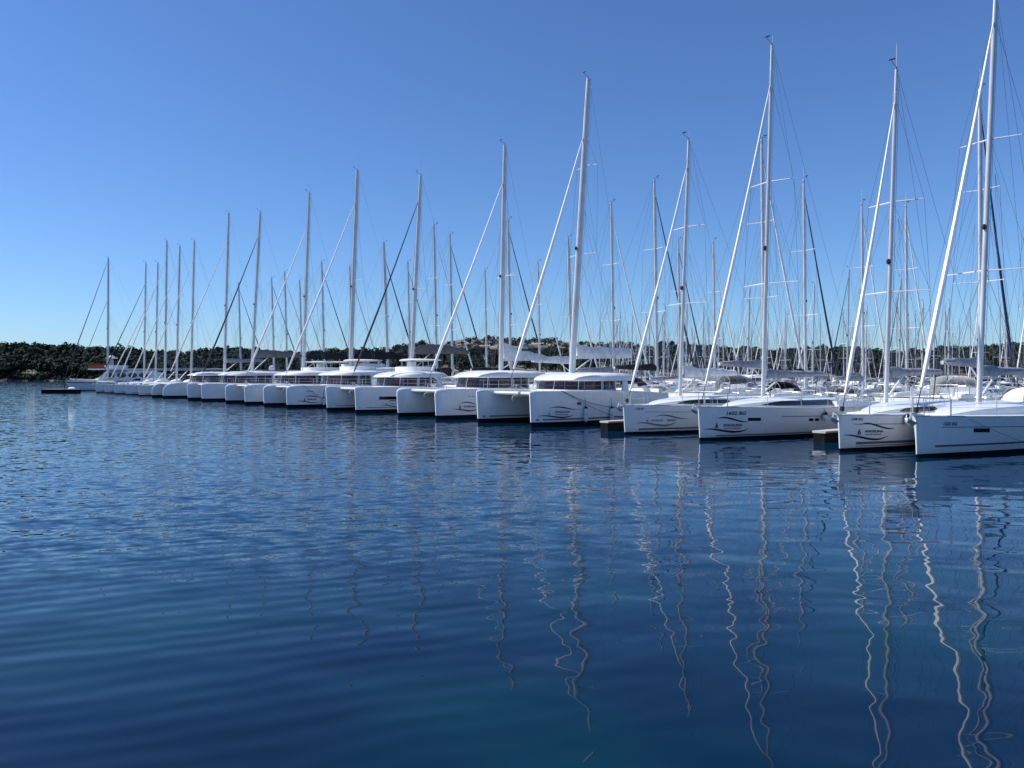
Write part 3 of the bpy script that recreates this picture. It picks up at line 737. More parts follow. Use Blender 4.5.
for a in [(757, 446, 24, 8, 4.6, 'long low pale building with a flat terrace roof on the far shore behind the masts', True, 'plaster'),
          (785, 452, 8, 7, 3.2, 'small pale stone house beside the long flat roofed building on the far shore', False, 'plaster'),
          (690, 460, 10, 8, 5.6, 'pale two storey house on the far shore left of the long flat roofed building', False, 'plaster'),
          (645, 455, 13, 8, 4.2, 'grey flat roofed block on the far shore below the rocky hill', True, 'plaster2'),
          (452, 610, 12, 8, 5.4, 'pale terraced house on the slope below the left end of the rocky hilltop', True, 'plaster'),
          (482, 650, 9, 7, 3.2, 'tiled house halfway up the slope of the rocky hill', False, 'plaster'),
          (541, 640, 11, 7, 3.2, 'tiled house right of centre on the rocky hill slope', False, 'plaster'),
          (905, 455, 11, 8, 5.6, 'pale tiled house on the far shore towards the right edge', False, 'plaster'),
          (1002, 460, 9, 8, 5.4, 'grey walled tiled house on the far right shore', False, 'plaster2')]:
    house(*a)
# terrace walls on the rocky hill and low wall in the left wood
for i, (p0, p1, Y, hh, lab) in enumerate([(430, 520, 690, 1.6, 'upper pale dry stone terrace wall on the rocky hill'), (520, 640, 680, 1.5, 'long pale dry stone terrace wall right of the hilltop'), (440, 560, 640, 1.4, 'lower pale dry stone terrace wall on the rocky hill'),
                                    (24, 92, 440, .5, 'low pale stone wall half hidden under the pines on the left shore')]):
    n = 14; f_ = []; bk = []; ft = []; bt = []
    for k in range(n + 1):
        px = lerp(p0, p1, k / n); x, y = wpos(px, Y); z = ground(px, Y); f_.append((x, y, z - 1)); ft.append((x, y, z + hh)); bt.append((x, y + .8, z + hh)); bk.append((x, y + .8, z - 1))
    tag(MB().loft([f_, ft, bt, bk]).build('stone_wall', mat('dry_stone', (.42, .38, .32), .95, 0, .2, .8), None), lab, 'wall')

# ================================================================== pontoons
def slab(name, o, d, L_, W_, top, lab, cat, n_f=3):
    t = empty(name, (o.x, o.y, 0), math.atan2(d.y, d.x)); tag(t, lab, cat)
    MB().box(0, L_, -W_ / 2, W_ / 2, top - .09, top).build('walkway', M['concrete'], t)
    MB().box(.02, L_ - .02, -W_ / 2 + .05, W_ / 2 - .05, -.35, top - .092).build('float', M['float'], t)
    e = MB()
    for sg in (-1, 1): e.box(.05, L_ - .05, sg * W_ / 2 - .03, sg * W_ / 2 + .03, top - .08, top - .03)
    e.build('rubbing_strip', M['teak'], t)
    return t
slab('floating_pontoon', R0 + AX * 16.6 - U * 14, U, 185, 2.4, .62, 'long pale floating walkway between the front row of boats and the row behind', 'pontoon')
for off, s0, ln, lab in ((88.5, 5, 150, 'second floating walkway behind the back to back rows'), (168, 20, 230, 'farthest floating walkway under the distant masts')):
    slab('floating_pontoon', R0 + AX * off + U * s0, U, ln, 2.4, .6, lab, 'pontoon')
for px_, x_, top_, lab in ((776, 819, .48, 'narrow pale topped finger pontoon between the 1602 BG yacht and the yacht to its right'), (589, 604, .5, 'narrow pale topped finger pontoon on the right of the nearest catamaran')):
    o_ = line_pt(px_); slab('finger_pontoon', o_ + AX * Frame(o_).solve_x(x_, 0), AX, 16.5 - Frame(o_).solve_x(x_, 0), .6, top_, lab, 'finger pontoon')

# ================================================================== FRONT ROW
def solve_rig(fr, d, zstep):
    xm = fr.solve_x(d['mast'], 0); tx, ty = d['top']; xt = fr.solve_x(tx, 0)
    z1 = fr.z_at(xt, 0, ty); fx = d['fs'][0]; att = d['att']
    bx = fr.solve_x(fx, 0); p = dict(xm=xm, z0=zstep, z1=z1, rake=xt - xm, frac=1)
    for _ in range(3):
        xa = xm + (xt - xm) * p['frac']; p['frac'] = (fr.z_at(xa, 0, att) - zstep) / (z1 - zstep)
    p['fsx'] = bx
    return p
def mono(px, lab, d, L=13.8, B=4.1, fb=1.42, fs=1.3, group='yachts moored bow out in the front row', style='modern', over=.12, hood='lightcover', cover='greycover',
         hullm='gel', detail=True, bow=None, wl=.13, spr=((.33, 1.35, .35), (.65, 1.05, .3)), win=(.42, .93, .42, .8), bimini=None, cr=(.20, .62), wr=.007, winpx=None, hdx=0.):
    o = bow or line_pt(px); fr = Frame(o); h = Mono(L, B, fb, fs, over, style)
    t = empty('sailing_yacht', o, TH); tag(t, lab, 'sailing yacht', group)
    mono_hull(t, h, 'anti', hullm, wl)
    if winpx:
        x0, x1 = L * cr[0], L * cr[1]; win = (clamp((fr.solve_x(winpx[0], -1.2) - x0) / (x1 - x0), .2, .8), clamp((fr.solve_x(winpx[1], -1.2) - x0) / (x1 - x0), .5, .97), win[2], win[3])
    coachroof(t, h, L * cr[0], L * cr[1], .45, .62, win)
    mono_gear(t, h, dict(hdx=hdx, cock=(L * .62, L * .93), hood=M[hood] if hood else None, ht=.42, bimini=M[bimini] if bimini else None))
    r = solve_rig(fr, d, fb + .38)
    fsx = clamp(r['fsx'], -over, .5)
    bz = fr.z_at(r['xm'] + 1, 0, d['boom'])
    rig(t, dict(xm=r['xm'], z0=r['z0'], z1=r['z1'], rake=r['rake'], frac=r['frac'], fs=(fsx, fb + .05), fsr=d.get('fsr', .085), genoa=M[d.get('genoa', 'genoa')], rm=d.get('rm', .115), wr=wr,
                chain=(r['xm'] + .35, h.hb(r['xm'] + .35, h.f(r['xm'])) * .93, h.f(r['xm'])), spr=spr, boom=(bz, L * .37), cover=M[cover], cover_h=d.get('ch', .34), bs=(L * .97, h.B * .36, h.f(L)), sheetz=h.f(L * .7) + .4,
                nearrig=detail, radar=d.get('radar'), whiplen=d.get('whip', .5)))
    return t, fr, h
def stripe(t, fr, h, x0, x1, z, w_, m='boot', name='hull_stripe'):
    strip(h, x0, x1, lambda x: z(x) - w_ / 2 if callable(z) else z - w_ / 2, lambda x: z(x) + w_ / 2 if callable(z) else z + w_ / 2, M[m], name, t)
def top_z(h, dz): return lambda x: h.f(x) - dz

t1, fr1, h1 = mono(917, 'nearest white sloop, with one black hull port and no logo, cut by the right edge',
                   dict(mast=979, top=(993.3, -6), fs=(916, 413), att=24, boom=374, ch=.34, rm=.108, fsr=.095), L=14.3, B=4.4, fb=1.42, spr=((.315, 1.5, .35), (.635, 1.2, .3)), win=(.62, .95, .34, .75), cr=(.13, .66), hdx=2.3)
stripe(t1, fr1, h1, .9, 14, top_z(h1, .36), .025, 'boot'); stripe(t1, fr1, h1, .75, 14.2, .38, .07)
decal('hull_port', t1, fr1, h1, 0, [rectp(974, 990, 428.3, 432.3)], M['glass'], t1)
decal('registration', t1, fr1, h1, 0, [words('1503 BG', 943.5, 957.5, 425.4, 3.2, .25)], M['navyvinyl'], t1)
t2, fr2, h2 = mono(840, 'white sloop with the ANGELINA logo and tall mast antenna, second from the right in front',
                   dict(mast=886, top=(895, 71), fs=(842, 409), att=104, boom=374.5, ch=.32, rm=.092, fsr=.08, whip=1.1), L=13.2, fb=1.36, spr=((.33, 1.4, .35), (.60, 1.1, .3)), win=(.5, .9, .3, .82), cr=(.14, .66), hood=None, winpx=(897, 938))
stripe(t2, fr2, h2, .5, 13, top_z(h2, .33), .022, 'navyvinyl'); stripe(t2, fr2, h2, .7, 13, .30, .09); stripe(t2, fr2, h2, .7, 13, .19, .03)
decal('registration', t2, fr2, h2, 0, [words('1508 BG', 851, 863, 420.4, 2.6, .25)], M['navyvinyl'], t2)
decal('company_logo', t2, fr2, h2, 0, [ribbon([(859.5, 425.2), (868, 423.2), (878, 426), (888, 428.2), (894.5, 428.3)], 1.3), ribbon([(843.5, 435.3), (852, 435.2), (862, 437.5), (873, 439.4), (881, 438.5), (888, 436)], 1.5),
      sailglyph(859.6, 427.8, 434.8), words('ANGELINA', 864.7, 883.5, 432.4, 2.4, .1, .012), words('YACHTCHARTER', 865, 881.5, 435, 1.3)], M['navyvinyl'], t2)
t3, fr3, h3 = mono(700, 'white sloop marked 1602 BG above its ANGELINA logo, third from the right in front',
                   dict(mast=763, top=(771, 47), fs=(701, 404), att=88, boom=376.5, ch=.36, rm=.095, fsr=.085), L=14.0, B=4.3, fb=1.47, fs=1.25, spr=((.32, 1.45, .35), (.61, 1.15, .3)), win=(.50, .95, .22, .82), cr=(.12, .68), hood=None, winpx=(770, 836))
stripe(t3, fr3, h3, 3.9, 13.9, top_z(h3, .38), .028, 'navyvinyl'); stripe(t3, fr3, h3, .8, 13.9, .19, .06)
decal('hull_port', t3, fr3, h3, 0, [rectp(748, 761, 417.8, 420.9)], M['glass'], t3)
decal('hull_port', t3, fr3, h3, 0, [rectp(809, 813.5, 418.3, 421), rectp(815, 819, 418.3, 421)], M['glass'], t3)
decal('registration', t3, fr3, h3, 0, [words('1602 BG', 726.5, 746.5, 414.8, 3.3, .2, .012)], M['navyvinyl'], t3)
decal('company_logo', t3, fr3, h3, 0, [ribbon([(717, 418.8), (724, 417.6), (732, 418.8), (740, 421.2), (748.5, 421.8)], 1.3), ribbon([(703, 429.4), (714, 429.2), (724, 431), (733, 431.9), (741, 431), (749, 428.3)], 1.5),
      sailglyph(716.8, 421.6, 428.2), words('ANGELINA', 723, 742.5, 426.3, 2.5, .1, .012), words('YACHTCHARTER', 723.4, 740.5, 428.9, 1.3)], M['navyvinyl'], t3)
t4, fr4, h4 = mono(625, 'white sloop with a wide low ANGELINA YACHT logo, moored just right of the nearest catamaran',
                   dict(mast=680, top=(688.3, 141), fs=(627, 400), att=168, boom=376, ch=.5, rm=.09, fsr=.08), L=12.6, B=4.0, fb=1.40, spr=((.36, 1.25, .3), (.66, 1.0, .25)), cover='lightcover', win=(.45, .95, .25, .82), cr=(.13, .68), hood=None, winpx=(680, 730))
stripe(t4, fr4, h4, .9, 12.5, top_z(h4, .30), .022, 'boot'); stripe(t4, fr4, h4, .7, 12.5, .24, .08)
decal('registration', t4, fr4, h4, 0, [words('1528 BG', 635.5, 644, 409.6, 1.8, .1)], M['navyvinyl'], t4)
decal('company_logo', t4, fr4, h4, 0, [ribbon([(655.5, 416.8), (664, 415.2), (672, 416.2), (679, 418.2), (687.5, 418.6)], 1.1), ribbon([(636, 423.2), (646, 423), (655, 424.5), (663, 425.5), (671, 424.5), (677, 421.5)], 1.3),
      sailglyph(647.3, 418.5, 422), words('ANGELINA', 651, 663, 421.2, 1.7, .1)], M['greyvinyl'], t4)
decal('logo_lettering', t4, fr4, h4, 0, [words('YACHT', 667, 676, 421.2, 2.0, .1, .015)], M['navyvinyl'], t4)

def cat(near, far, lab, d, L=12.6, rnd=.12, genoa='genoa', cover='greycover', fly=None, dome=False, roof0=None, roof1=None, zr=2.85, group='catamarans moored bow out in the front row', f=1.96, spr=((.42, 1.15, .35),), bl=None, cp=None, xb=None, rm=.15, fst=1.75):
    A, Bp = line_pt(near), line_pt(far); o = (A + Bp) / 2; c = (A - Bp).length / 2; fr = Frame(o)
    h = CatHull(L, .82 if c < 2.5 else .88, f, fst, rnd)
    t = empty('catamaran', o, TH); tag(t, lab, 'catamaran', group)
    cat_hull(t, h, -c); cat_hull(t, h, c)
    x0 = fr.solve_x(roof0, 0) if roof0 else L * .26
    x0 = clamp(x0 + .6, L * .2, L * .34); W = c + h.bw * .35
    xr1 = fr.solve_x(roof1, -W) if roof1 else x0 + L * .5
    cat_super(t, h, c, dict(x0=x0, x1=x0 + (xr1 - x0) * .72, xr1=xr1, W=W, zr=zr, xb=xb or L * .075, fly=fly, dome=dome))
    r = solve_rig(fr, d, zr + .46); r['fsx'] = clamp(r['fsx'], .1, L * .12)
    bz = fr.z_at(r['xm'] + 1, 0, d['boom']); bl = bl or L * .42
    if d.get('bend'): bl = clamp(fr.solve_x(d['bend'], 0) - r['xm'], 3.5, 7.5)
    if cover in ('darkcover', 'browncover'): cp = cp or [.45, .95, 1.0, .72, .3]
    rig(t, dict(xm=r['xm'], z0=r['z0'], z1=r['z1'], rake=r['rake'], frac=r['frac'], fs=(r['fsx'], f + .32), fsr=d.get('fsr', .1), genoa=M[genoa], rm=rm, wr=d.get('wr', .009),
                chain=(r['xm'] + 1.3, c + .5, f), spr=spr, boom=(bz, bl), cover=M[cover], cover_h=d.get('ch', .8), cover_p=cp or [1, 1.1, .95, .9, .75], sheetz=zr + .4, whiplen=1.2, radar=d.get('radar')))
    return t, fr, h, c
tA, frA, hA, cA = cat(531, 478, 'largest white catamaran in view, pale sail cover and the ANGELINA logo on its near hull', dict(mast=572, top=(588.5, 80), fs=(509, 387), att=138, boom=357.5, ch=.72, fsr=.11),
                      roof0=541, roof1=634, zr=2.5, cover='lightcover', bl=5.0, rm=.19, spr=((.40, 1.2, .35), (.7, .9, .3)))
tB, frB, hB, cB = cat(436, 398, 'white catamaran with a tall peaked pale sail cover, next left of the largest one', dict(mast=501, top=(505, 146), fs=(427, 388), att=184, boom=360, ch=1.35),
                      L=12.2, rnd=.35, roof0=455, roof1=548, zr=2.68, cover='lightcover', bl=4.2, cp=[1, .95, .6, .35, .2], rm=.16)
tC, frC, hC, cC = cat(356, 327, 'white catamaran with a long black hull window, dark furled sail and taupe sail cover', dict(mast=411.5, top=(421, 176), fs=(350, 384), att=203, boom=353, bend=467, ch=.75, fsr=.085),
                      L=13.5, genoa='darksail', cover='browncover', roof0=374, roof1=446, zr=2.68, fly=4.15)
tD, frD, hD, cD = cat(287, 264, 'white catamaran with thick black sail cover, pale canopy and a fat fender beside its logo', dict(mast=350.5, top=(358, 171), fs=(283, 382), att=204, boom=358.5, bend=406, ch=.85),
                      L=14.2, rnd=.5, cover='darkcover', rm=.19, roof0=318, roof1=386, fly=4.35, spr=((.45, 1.3, .35),), bl=6.2)
tE, frE, hE, cE = cat(245, 226, 'fifth catamaran from the right, with black sail cover, flat canopy and no hull logo', dict(mast=303.5, top=(310, 193.5), fs=(244, 381), att=228, boom=358.5, bend=351, ch=.8),
                      L=14.2, rnd=.5, cover='darkcover', roof0=272, fly=4.35, spr=((.45, 1.3, .35),), bl=6.0)
tF, frF, hF, cF = cat(202, 188, 'white catamaran with a dark furled sail and a white satellite dome on its long roof', dict(mast=252, top=(261, 212), fs=(200, 381), att=238, boom=357, bend=301, ch=.9),
                      L=14.5, rnd=.3, genoa='darksail', cover='browncover', roof0=212, dome=True, bl=6.2)
tG, frG, hG, cG = cat(163, 152, 'farthest catamaran in the front row, two hulls with strongly rounded bows', dict(mast=224.5, top=(229.5, 213.5), fs=(167, 383), att=242, boom=362, bend=262, ch=.5),
                      L=14.5, rnd=1.3, cover='greycover', roof0=185, bl=5.5, fst=1.7)
# hull markings on catamarans
stripe_cat = lambda t, h, c, z, w_, x0, x1, m: [setattr(strip(h, x0, x1, lambda x: z - w_ / 2, lambda x: z + w_ / 2, M[m], 'hull_stripe', t), 'location', (0, s * c, 0)) for s in (-1, 1)]
stripe_cat(tA, hA, cA, .39, .09, .25, 11.5, 'boot'); stripe_cat(tC, hC, cC, .40, .05, .2, 12, 'boot')
decal('hull_port', tA, frA, hA, -cA, [rectp(577, 581.3, 402.3, 404.8)], M['glass'], tA)
decal('company_logo', tA, frA, hA, -cA, [ribbon([(549.5, 408.4), (558, 407), (566, 408), (578, 409.5)], .9), ribbon([(538, 416.3), (550, 416.2), (560, 417.4), (567, 417), (573, 415)], 1.1),
      sailglyph(549.3, 411.6, 415), words('ANGELINA', 554.5, 570, 412.8, 1.9, .1, .01), words('YACHTCHARTER', 555, 568, 415.2, 1.1)], M['navyvinyl'], tA)
decal('hull_port', tB, frB, hB, -cB, [rectp(425.5, 429.5, 395.6, 397.6)], M['glass'], tB) if False else None
decal('company_logo', tB, frB, hB, -cB, [ribbon([(461, 403.5), (466, 402.2), (471, 402.8), (476, 404.2)], .8), ribbon([(453, 409.6), (460, 409.5), (467, 410.8), (473, 410.4), (477, 409)], .9), sailglyph(460, 404.5, 409), words('ANGELINA', 463.5, 475.5, 407.2, 1.6, .1)], M['navyvinyl'], tB)
decal('registration', tB, frB, hB, -cB, [words('1611 BG', 468, 474.5, 397, 1.2)], M['greyvinyl'], tB)
decal('hull_window', tC, frC, hC, -cC, [rectp(379, 399, 396.4, 399.6)], M['glass'], tC)
decal('company_logo', tC, frC, hC, -cC, [ribbon([(388, 401.6), (393, 400.6), (399, 401.8)], .6), ribbon([(381, 405.5), (388, 405.3), (394, 406.4), (399, 406.1)], .6), sailglyph(386.7, 402.6, 405.2), words('ANGELINA', 389.5, 397, 404.2, 1.0)], M['navyvinyl'], tC)
decal('company_logo', tD, frD, hD, -cD, [ribbon([(305, 397), (310, 396), (315, 396.4), (320, 397.4)], .7), ribbon([(297, 401.5), (304, 401.3), (311, 402.5), (319, 402.2)], .7), sailglyph(304.6, 397.8, 401), words('ANGELINA', 307, 316.5, 400, 1.3)], M['navyvinyl'], tD)
decal('lettering', tD, frD, hD, -cD, [rectp(306, 313, 391, 391.6)], M['navyvinyl'], tD)

# far monohulls of the front row
for px, L_, d, lab, gn in [
    (139, 14.5, dict(mast=191, top=(195, 241), fs=(141, 384), att=262, boom=370, rm=.13), 'white sloop half hidden behind the stern of the farthest round bowed catamaran', 'genoa'),
    (126, 14.5, dict(mast=176.5, top=(180.5, 246), fs=(128, 384), att=268, boom=370, rm=.13), 'white sloop showing a long plain side just left of the round bowed catamaran', 'genoa'),
    (115, 14.5, dict(mast=165, top=(167.5, 241), fs=(117, 385), att=262, boom=370, rm=.14), 'white sloop third in line after the dark railed classic yacht', 'genoa'),
    (105, 13.5, dict(mast=155.5, top=(158.5, 263), fs=(108, 385), att=285, boom=370, rm=.12), 'white sloop second in line after the dark railed classic yacht', 'genoa'),
    (96, 13.5, dict(mast=144, top=(146.5, 263), fs=(98, 386), att=285, boom=370, rm=.12), 'white sloop with dark furled sail, right beside the dark railed classic yacht', 'darksail')]:
    t, fr, h = mono(px, lab, dict(d, genoa=gn), L=L_, fb=1.45, detail=False, bimini='bluecover' if px in (126, 105) else None)
    stripe(t, fr, h, .8, L_ - .2, .3, .08)
# classic yacht at the end
tK, frK, hK = mono(75.5, 'classic white yacht with dark rail, overhanging bow and bowsprit, leftmost of the row', dict(mast=107.8, top=(109, 258), fs=(62, 380), att=262, boom=372, genoa='darksail', rm=.15, fsr=.09), L=17, B=4.4, fb=1.75, fs=1.2, style='classic', over=2.0,
                   hood='bluecover', group=None, detail=False, spr=((.36, 1.3, .1), (.66, 1.1, .1)))
stripe(tK, frK, hK, 0, 17, top_z(hK, .1), .18, 'navy', 'rail_stripe')
MB().tube([(-1.6, 0, 1.78), (-3.4, 0, 1.95)], [.11, .07], 8).build('bowsprit', M['teak'], tK)
p0 = Vector((0, 0, 1.9)); xm = frK.solve_x(107.8, 0); ztop = frK.z_at(xm, 0, 302)
MB().tube([p0, (xm - .1, 0, ztop)], [.07, .03], 5).build('staysail', M['darksail'], tK)

# fenders hanging on the big catamaran and others
def fender(fr, h, y0, px, py0, py1, lab, grp='fenders on the front boats', cap='navy'):
    x, z1 = hull_px(fr, h, px, py0, y0); _, z0 = hull_px(fr, h, px, py1, y0); q = h.side(x, (z0 + z1) / 2, -1, .16)
    p = fr.o + AX * q[0] + U * (q[1] + y0); t = empty('fender', (p.x, p.y, z0), TH); tag(t, lab, 'fender', grp)
    H_ = z1 - z0
    MB().tube([(0, 0, 0), (0, 0, .06), (0, 0, .14), (0, 0, H_ - .16), (0, 0, H_ - .06)], [.05, .11, .14, .14, .1], 10).build('fender_body', M['lightcover'], t, True)
    MB().tube([(0, 0, H_ - .08), (0, 0, H_ - .02), (0, 0, H_ + .06)], [.125, .1, .03], 10).build('fender_cap', M[cap], t, True)
    MB().tube([(0, 0, H_), (0, .12, h.f(x) - z0 + .05)], .012, 4).build('fender_line', M['rope'], t)
fender(frA, hA, -cA, 584.5, 407, 421.5, 'long white fender with navy cap beside the logo on the largest catamaran')
fender(frA, hA, -cA, 610.5, 407, 421, 'second white navy capped fender farther aft on the largest catamaran')
fender(frD, hD, -cD, 323, 397.5, 405, 'short fat white fender on the catamaran with the thick black sail cover')
fender(fr3, h3, 0, 823.5, 413, 421, 'dark teal fender high on the stern quarter of the yacht marked 1602 BG', cap='black')
fender(fr2, h2, 0, 905, 415, 425, 'white fender hanging beside the window end of the second yacht from the right')
# mooring lines
def mline(fr, pts, lab, parent, r=.012):
    b = MB(); P = [];
    for (a, c_) in zip(pts[:-1], pts[1:]):
        for i in range(7):
            q = i / 6; p = Vector(a).lerp(Vector(c_), q); p.z -= .25 * math.sin(math.pi * q); P.append(p)
    return b.tube(P, r, 4).build('mooring_line', M['rope'], parent)
mline(frA, [(1.6, -cA - .75, 1.98), (6.2, -cA - 1.05, .95), (12, -cA - 1.0, 1.4)], '', tA)
mline(frA, [(1.6, -cA - .72, 1.98), (7.5, -cA - 1.6, -.1)], '', tA)
mline(frD, [(1.2, -cD - .6, 1.98), (5, -cD - 1.2, -.1)], '', tD)
mline(fr1, [(1.8, -1.0, 1.3), (7, -3.4, -.2)], '', t1, .007)
mline(fr3, [(10.5, -2.15, 1.2), (14.5, -2.9, .5)], '', t3)

# motor yacht beyond the classic yacht and grey mast tower
def motor_yacht():
    fr = Frame(Vector(((76 - 512) / F * 150, 150, 0))); h = Mono(17, 5, 2.2, 1.7, 1.0)
    t = empty('motor_yacht', fr.o, TH * .55); tag(t, 'white motor yacht with red canopy, radar tower and oval windows beyond the classic yacht', 'motor yacht')
    mono_hull(t, h)
    b = MB(); secs = []
    for x, w_, z in ((3.2, .9, 2.1), (4.2, 1.6, 2.6), (5.6, 1.9, 3.9), (13.5, 2.0, 3.95), (15.5, 2.0, 3.3)):
        secs.append([(x, -w_, 1.8), (x, -w_ * .95, z), (x, w_ * .95, z), (x, w_, 1.8)])
    s_ = b.loft(secs, False, True).build('superstructure', M['gel'], t)
    for i in range(4):
        x = 6.2 + i * 1.95; P = [(x + .8 * math.cos(a), -2.02, 2.95 + .5 * math.sin(a)) for a in [2 * math.pi * k / 14 for k in range(14)]]
        MB().add(P, [tuple(range(14))]).build('window', M['glass'], s_)
    MB().box(2.4, 15.8, -2.3, 2.3, 4.02, 4.25).build('flybridge_deck', M['gel'], t)
    MB().loft([ring(outline(4.2, 9, 1.9), 4.2), ring(outline(4.0, 9, 2.0), 4.9)], True).build('flybridge_coaming', M['gel'], t)
    MB().box(2.3, 5.2, -1.5, 1.5, 4.3, 4.9).box(2.6, 4.6, -1.2, 1.2, 4.9, 5.15).build('canopy', M['redcover'], t)
    MB().loft([[(5.6, -.5, 4.2), (6.6, -.5, 4.2), (6.6, .5, 4.2), (5.6, .5, 4.2)], [(6.0, -.22, 6.2), (6.5, -.22, 6.2), (6.5, .22, 6.2), (6.0, .22, 6.2)]], True, True).build('radar_tower', M['plaster2'], t)
    MB().ball((6.2, 0, 6.55), .6, 10, 6, .5).tube([(5.2, -.6, 6.35), (7.2, .6, 6.35)], .08, 5).build('radar_dome', M['white'], t)
    return t
motor_yacht()
# dark floating raft in front of the classic yacht
q = Vector(((43.5 - 512) / F * 126, 126, 0))
slab('mooring_raft', q, Vector((1, .05, 0)), 5.6, 1.6, .66, 'low dark floating raft in front of the classic yacht at the far left', 'raft')
tq = empty('dinghy', q + Vector((4.6, 0, .66)), .3, .55); tag(tq, 'small white covered dinghy on the dark raft at the far left', 'dinghy')
MB().loft([[(x, -w_, 0), (x, -w_ * 1.1, .25), (x, 0, z), (x, w_ * 1.1, .25), (x, w_, 0)] for x, w_, z in ((-.9, .1, .3), (-.5, .4, .55), (.2, .5, .6), (.9, .42, .4))], True, True).build('cover', M['white'], tq, True)
tag(MB().tube([q + Vector((3.4, 0, .6)), q + Vector((3.4, 0, 1.4))], .07, 6).tube([q + Vector((3.4, 0, 1.38)), q + Vector((3.4, 0, 1.5))], .12, 6).build('mooring_post', M['float']), 'short dark post standing on the raft at the far left', 'post')

# ================================================================== ROWS BEHIND
def make_proto(kind, cover, hood, bimini, genoa, L=12.5, hullm='gel', simple=False, zt=17.):
    if kind == 'mono':
        h = Mono(L, 3.95, 1.35, 1.2); t = empty('sailing_yacht')
        mono_hull(t, h, 'antiblue' if hullm == 'navy' else 'anti', hullm)
        coachroof(t, h, L * .2, L * .62, .42, .62, (.4, .93, .4, .8), steps=8)
        if not simple: mono_gear(t, h, dict(cock=(L * .62, L * .93), hood=M[hood] if hood else None, ht=.42, bimini=M[bimini] if bimini else None))
        else:
            if hood:
                MB().loft([[(L * .57, -1.1, 1.5), (L * .57, 0, 1.75), (L * .57, 1.1, 1.5)], [(L * .62, -1.2, 1.5), (L * .62, -.8, 2.3), (L * .62, .8, 2.3), (L * .62, 1.2, 1.5)][0:3], [(L * .66, -1.2, 1.6), (L * .66, 0, 2.4), (L * .66, 1.2, 1.6)]]).build('sprayhood', M[hood], t)
            if bimini: MB().box(L * .74, L * .9, -1.5, 1.5, 3.0, 3.1).tube([(L * .8, -1.45, 1.3), (L * .76, -1.45, 3.0)], .03, 4).tube([(L * .8, 1.45, 1.3), (L * .76, 1.45, 3.0)], .03, 4).build('bimini', M[bimini], t)
        stripe(t, None, h, .8, L - .1, .3, .08)
        rig(t, dict(xm=L * .39, z0=1.75, z1=zt, rake=.35, frac=.92, fs=(-.1, 1.4), fsr=.08, genoa=M[genoa], rm=.11 if not simple else .1, wr=.008 if not simple else .011, chain=(L * .41, h.hb(L * .41, 1.3) * .93, 1.3), spr=((.35, 1.2, .3), (.66, 1.0, .25)),
                    boom=(2.75, L * .36), cover=M[cover], cover_h=.42, bs=(L * .97, 1.4, 1.2), sheetz=1.6))
        return t
    h = CatHull(12.4, .85, 2.0, 1.7, .3); c = 2.7; t = empty('catamaran')
    cat_hull(t, h, -c); cat_hull(t, h, c)
    cat_super(t, h, c, dict(x0=3.4, x1=8.0, xr1=10.4, W=3.0, zr=2.62, xb=.95, fly=4.3 if bimini else None))
    rig(t, dict(xm=5.2, z0=3.0, z1=zt, rake=.5, frac=.86, fs=(1.0, 2.45), fsr=.1, genoa=M[genoa], rm=.15, wr=.009, chain=(6.5, c + .5, 2.0), spr=((.42, 1.2, .35),), boom=(4.1, 5.2), cover=M[cover], cover_h=.7, cover_p=[1, 1.1, .95, .85, .7], sheetz=3.0))
    return t
NAMES = {'greycover': 'grey', 'lightcover': 'pale', 'darkcover': 'black', 'bluecover': 'blue', 'browncover': 'taupe', 'redcover': 'red'}
ORD = 'first second third fourth fifth sixth seventh eighth ninth tenth eleventh twelfth thirteenth fourteenth fifteenth sixteenth seventeenth eighteenth nineteenth twentieth'.split()
def ordw(n): return ORD[n - 1] if n <= 20 else ['twenty', 'thirty', 'forty'][n // 10 - 2] + ('-' + ORD[n % 10 - 1] if n % 10 else 'th')
SPEC = [('mono', 'greycover', 'greycover', None, 'genoa', 'gel'), ('mono', 'greycover', 'lightcover', None, 'bluesail', 'gel'), ('mono', 'lightcover', 'lightcover', 'lightcover', 'genoa', 'gel'),
        ('mono', 'darkcover', 'darkcover', None, 'darksail', 'gel'), ('mono', 'browncover', 'browncover', 'browncover', 'genoa', 'gel'), ('cat', 'lightcover', None, None, 'genoa', 'gel'), ('mono', 'bluecover', 'bluecover', None, 'genoa', 'navy'), ('cat', 'darkcover', None, 'x', 'darksail', 'gel')]
protos = {}
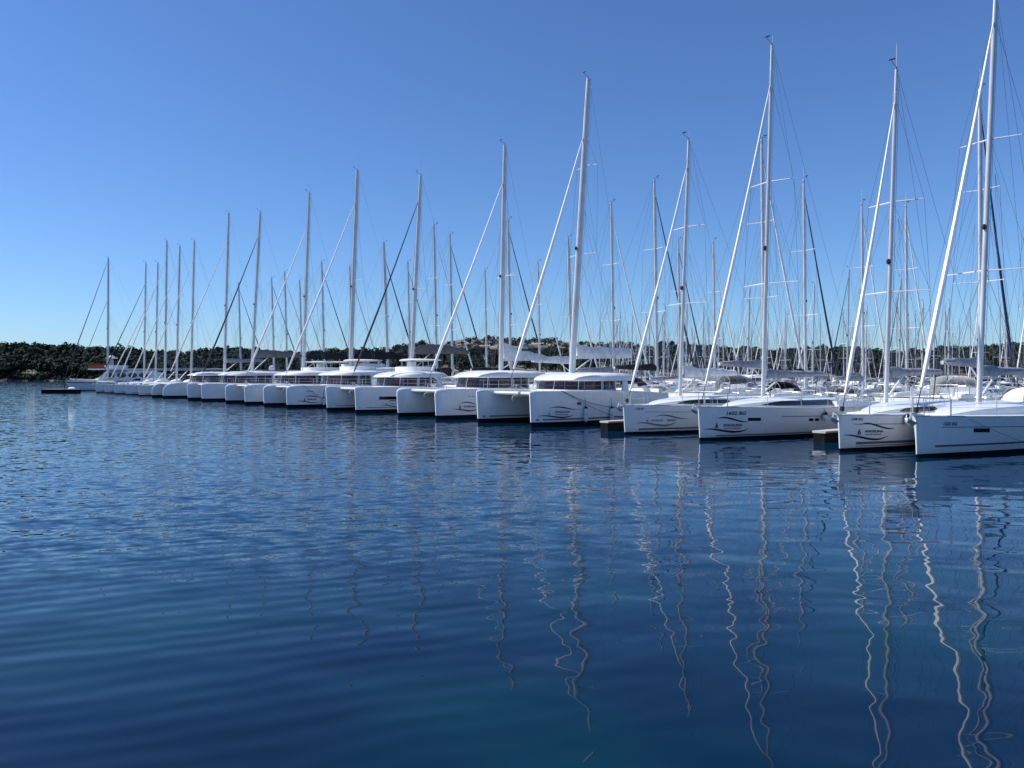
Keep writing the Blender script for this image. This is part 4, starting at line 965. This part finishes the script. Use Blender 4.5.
def place(spec_i, simple, loc, rz, sc, lab, grp):
    key = (spec_i, simple); s = SPEC[spec_i]
    if key not in protos: t = protos[key] = make_proto(s[0], s[1], s[2], s[3], s[4], hullm=s[5], simple=simple); first = True
    else: t = copy_tree(protos[key])
    t.location = loc; t.rotation_euler = (0, 0, rz); t.scale = (sc, sc, sc)
    hull = 'navy hulled' if s[5] == 'navy' else 'white'
    kind = 'sloop' if s[0] == 'mono' else 'catamaran'
    tag(t, f"{hull} {kind} with {NAMES[s[1]]} sail cover{' and blue furled sail' if s[4] == 'bluesail' else ''}, {lab}", 'sailing yacht' if s[0] == 'mono' else 'catamaran', grp)
# second row, sterns to the pontoon, bows away
row2 = [(1040, 150, 2), (978, 90, 1), (905, 205, 0), (861, 203, 0), (803, 180, 3), (761, 140, 0), (713, 255, 2), (678, 240, 1), (654, 180, 3), (611, 203, 0), (568, 238, 5), (538, 262, 4), (508, 220, 3), (485, 270, 2), (450, 235, 3), (434, 222, 0), (408, 262, 1), (384, 243, 7), (350, 266, 2), (322, 262, 3), (300, 280, 0), (285, 272, 4), (272, 278, 1), (239, 283, 3)]
n_by = 0
for px, ty, sp in row2:
    p, s_ = on_offset(px, 28); k = F / p.y; zt = CH + (HOR - ty) / k; sc = zt / 17.; n_by += 1
    L_ = (12.5 if SPEC[sp][0] == 'mono' else 12.4); xm = L_ * .39 + .35 if SPEC[sp][0] == 'mono' else 5.7
    sc = clamp(sc, .85, 1.32); o = p + AX * (xm * sc)
    place(sp, False, (o.x, o.y, 0), TH + math.pi, sc, f'{ordw(n_by)} from right in second row', 'boats in the second row, sterns towards the walkway')
# farther rows
rr = random.Random(21)
ROWS = [(70, 0, 575, 1055, 4.3, 'third row', False), (104, 1, 590, 1060, 5.0, 'fourth row', True), (150, 0, 600, 1050, 5.2, 'fifth row', True), (186, 1, 610, 1045, 6.2, 'sixth row', True)]
for off, rev, pa, pb, step, rname, simple in ROWS:
    _, s0 = on_offset(pb, off); _, s1 = on_offset(pa, off); s_ = s0; i = 0
    while s_ < s1:
        i += 1; sp = rr.choice([0, 0, 0, 2, 2, 1, 3, 4, 6, 5 if not simple else 2, 0, 1]); sc = rr.choice([.72, .78, .82, .88, .92, .98, 1.05]) + rr.uniform(-.02, .02)
        p = R0 + AX * (off + rr.uniform(-.5, .5) + (12 * sc if rev else 0)) + U * s_
        place(sp, simple, (p.x, p.y, 0), TH + (math.pi if rev else 0) + rr.uniform(-.03, .03), sc, f'{ordw(i)} from right in {rname}', f'boats in the {rname}')
        s_ += step * (sc * .9 + .12)
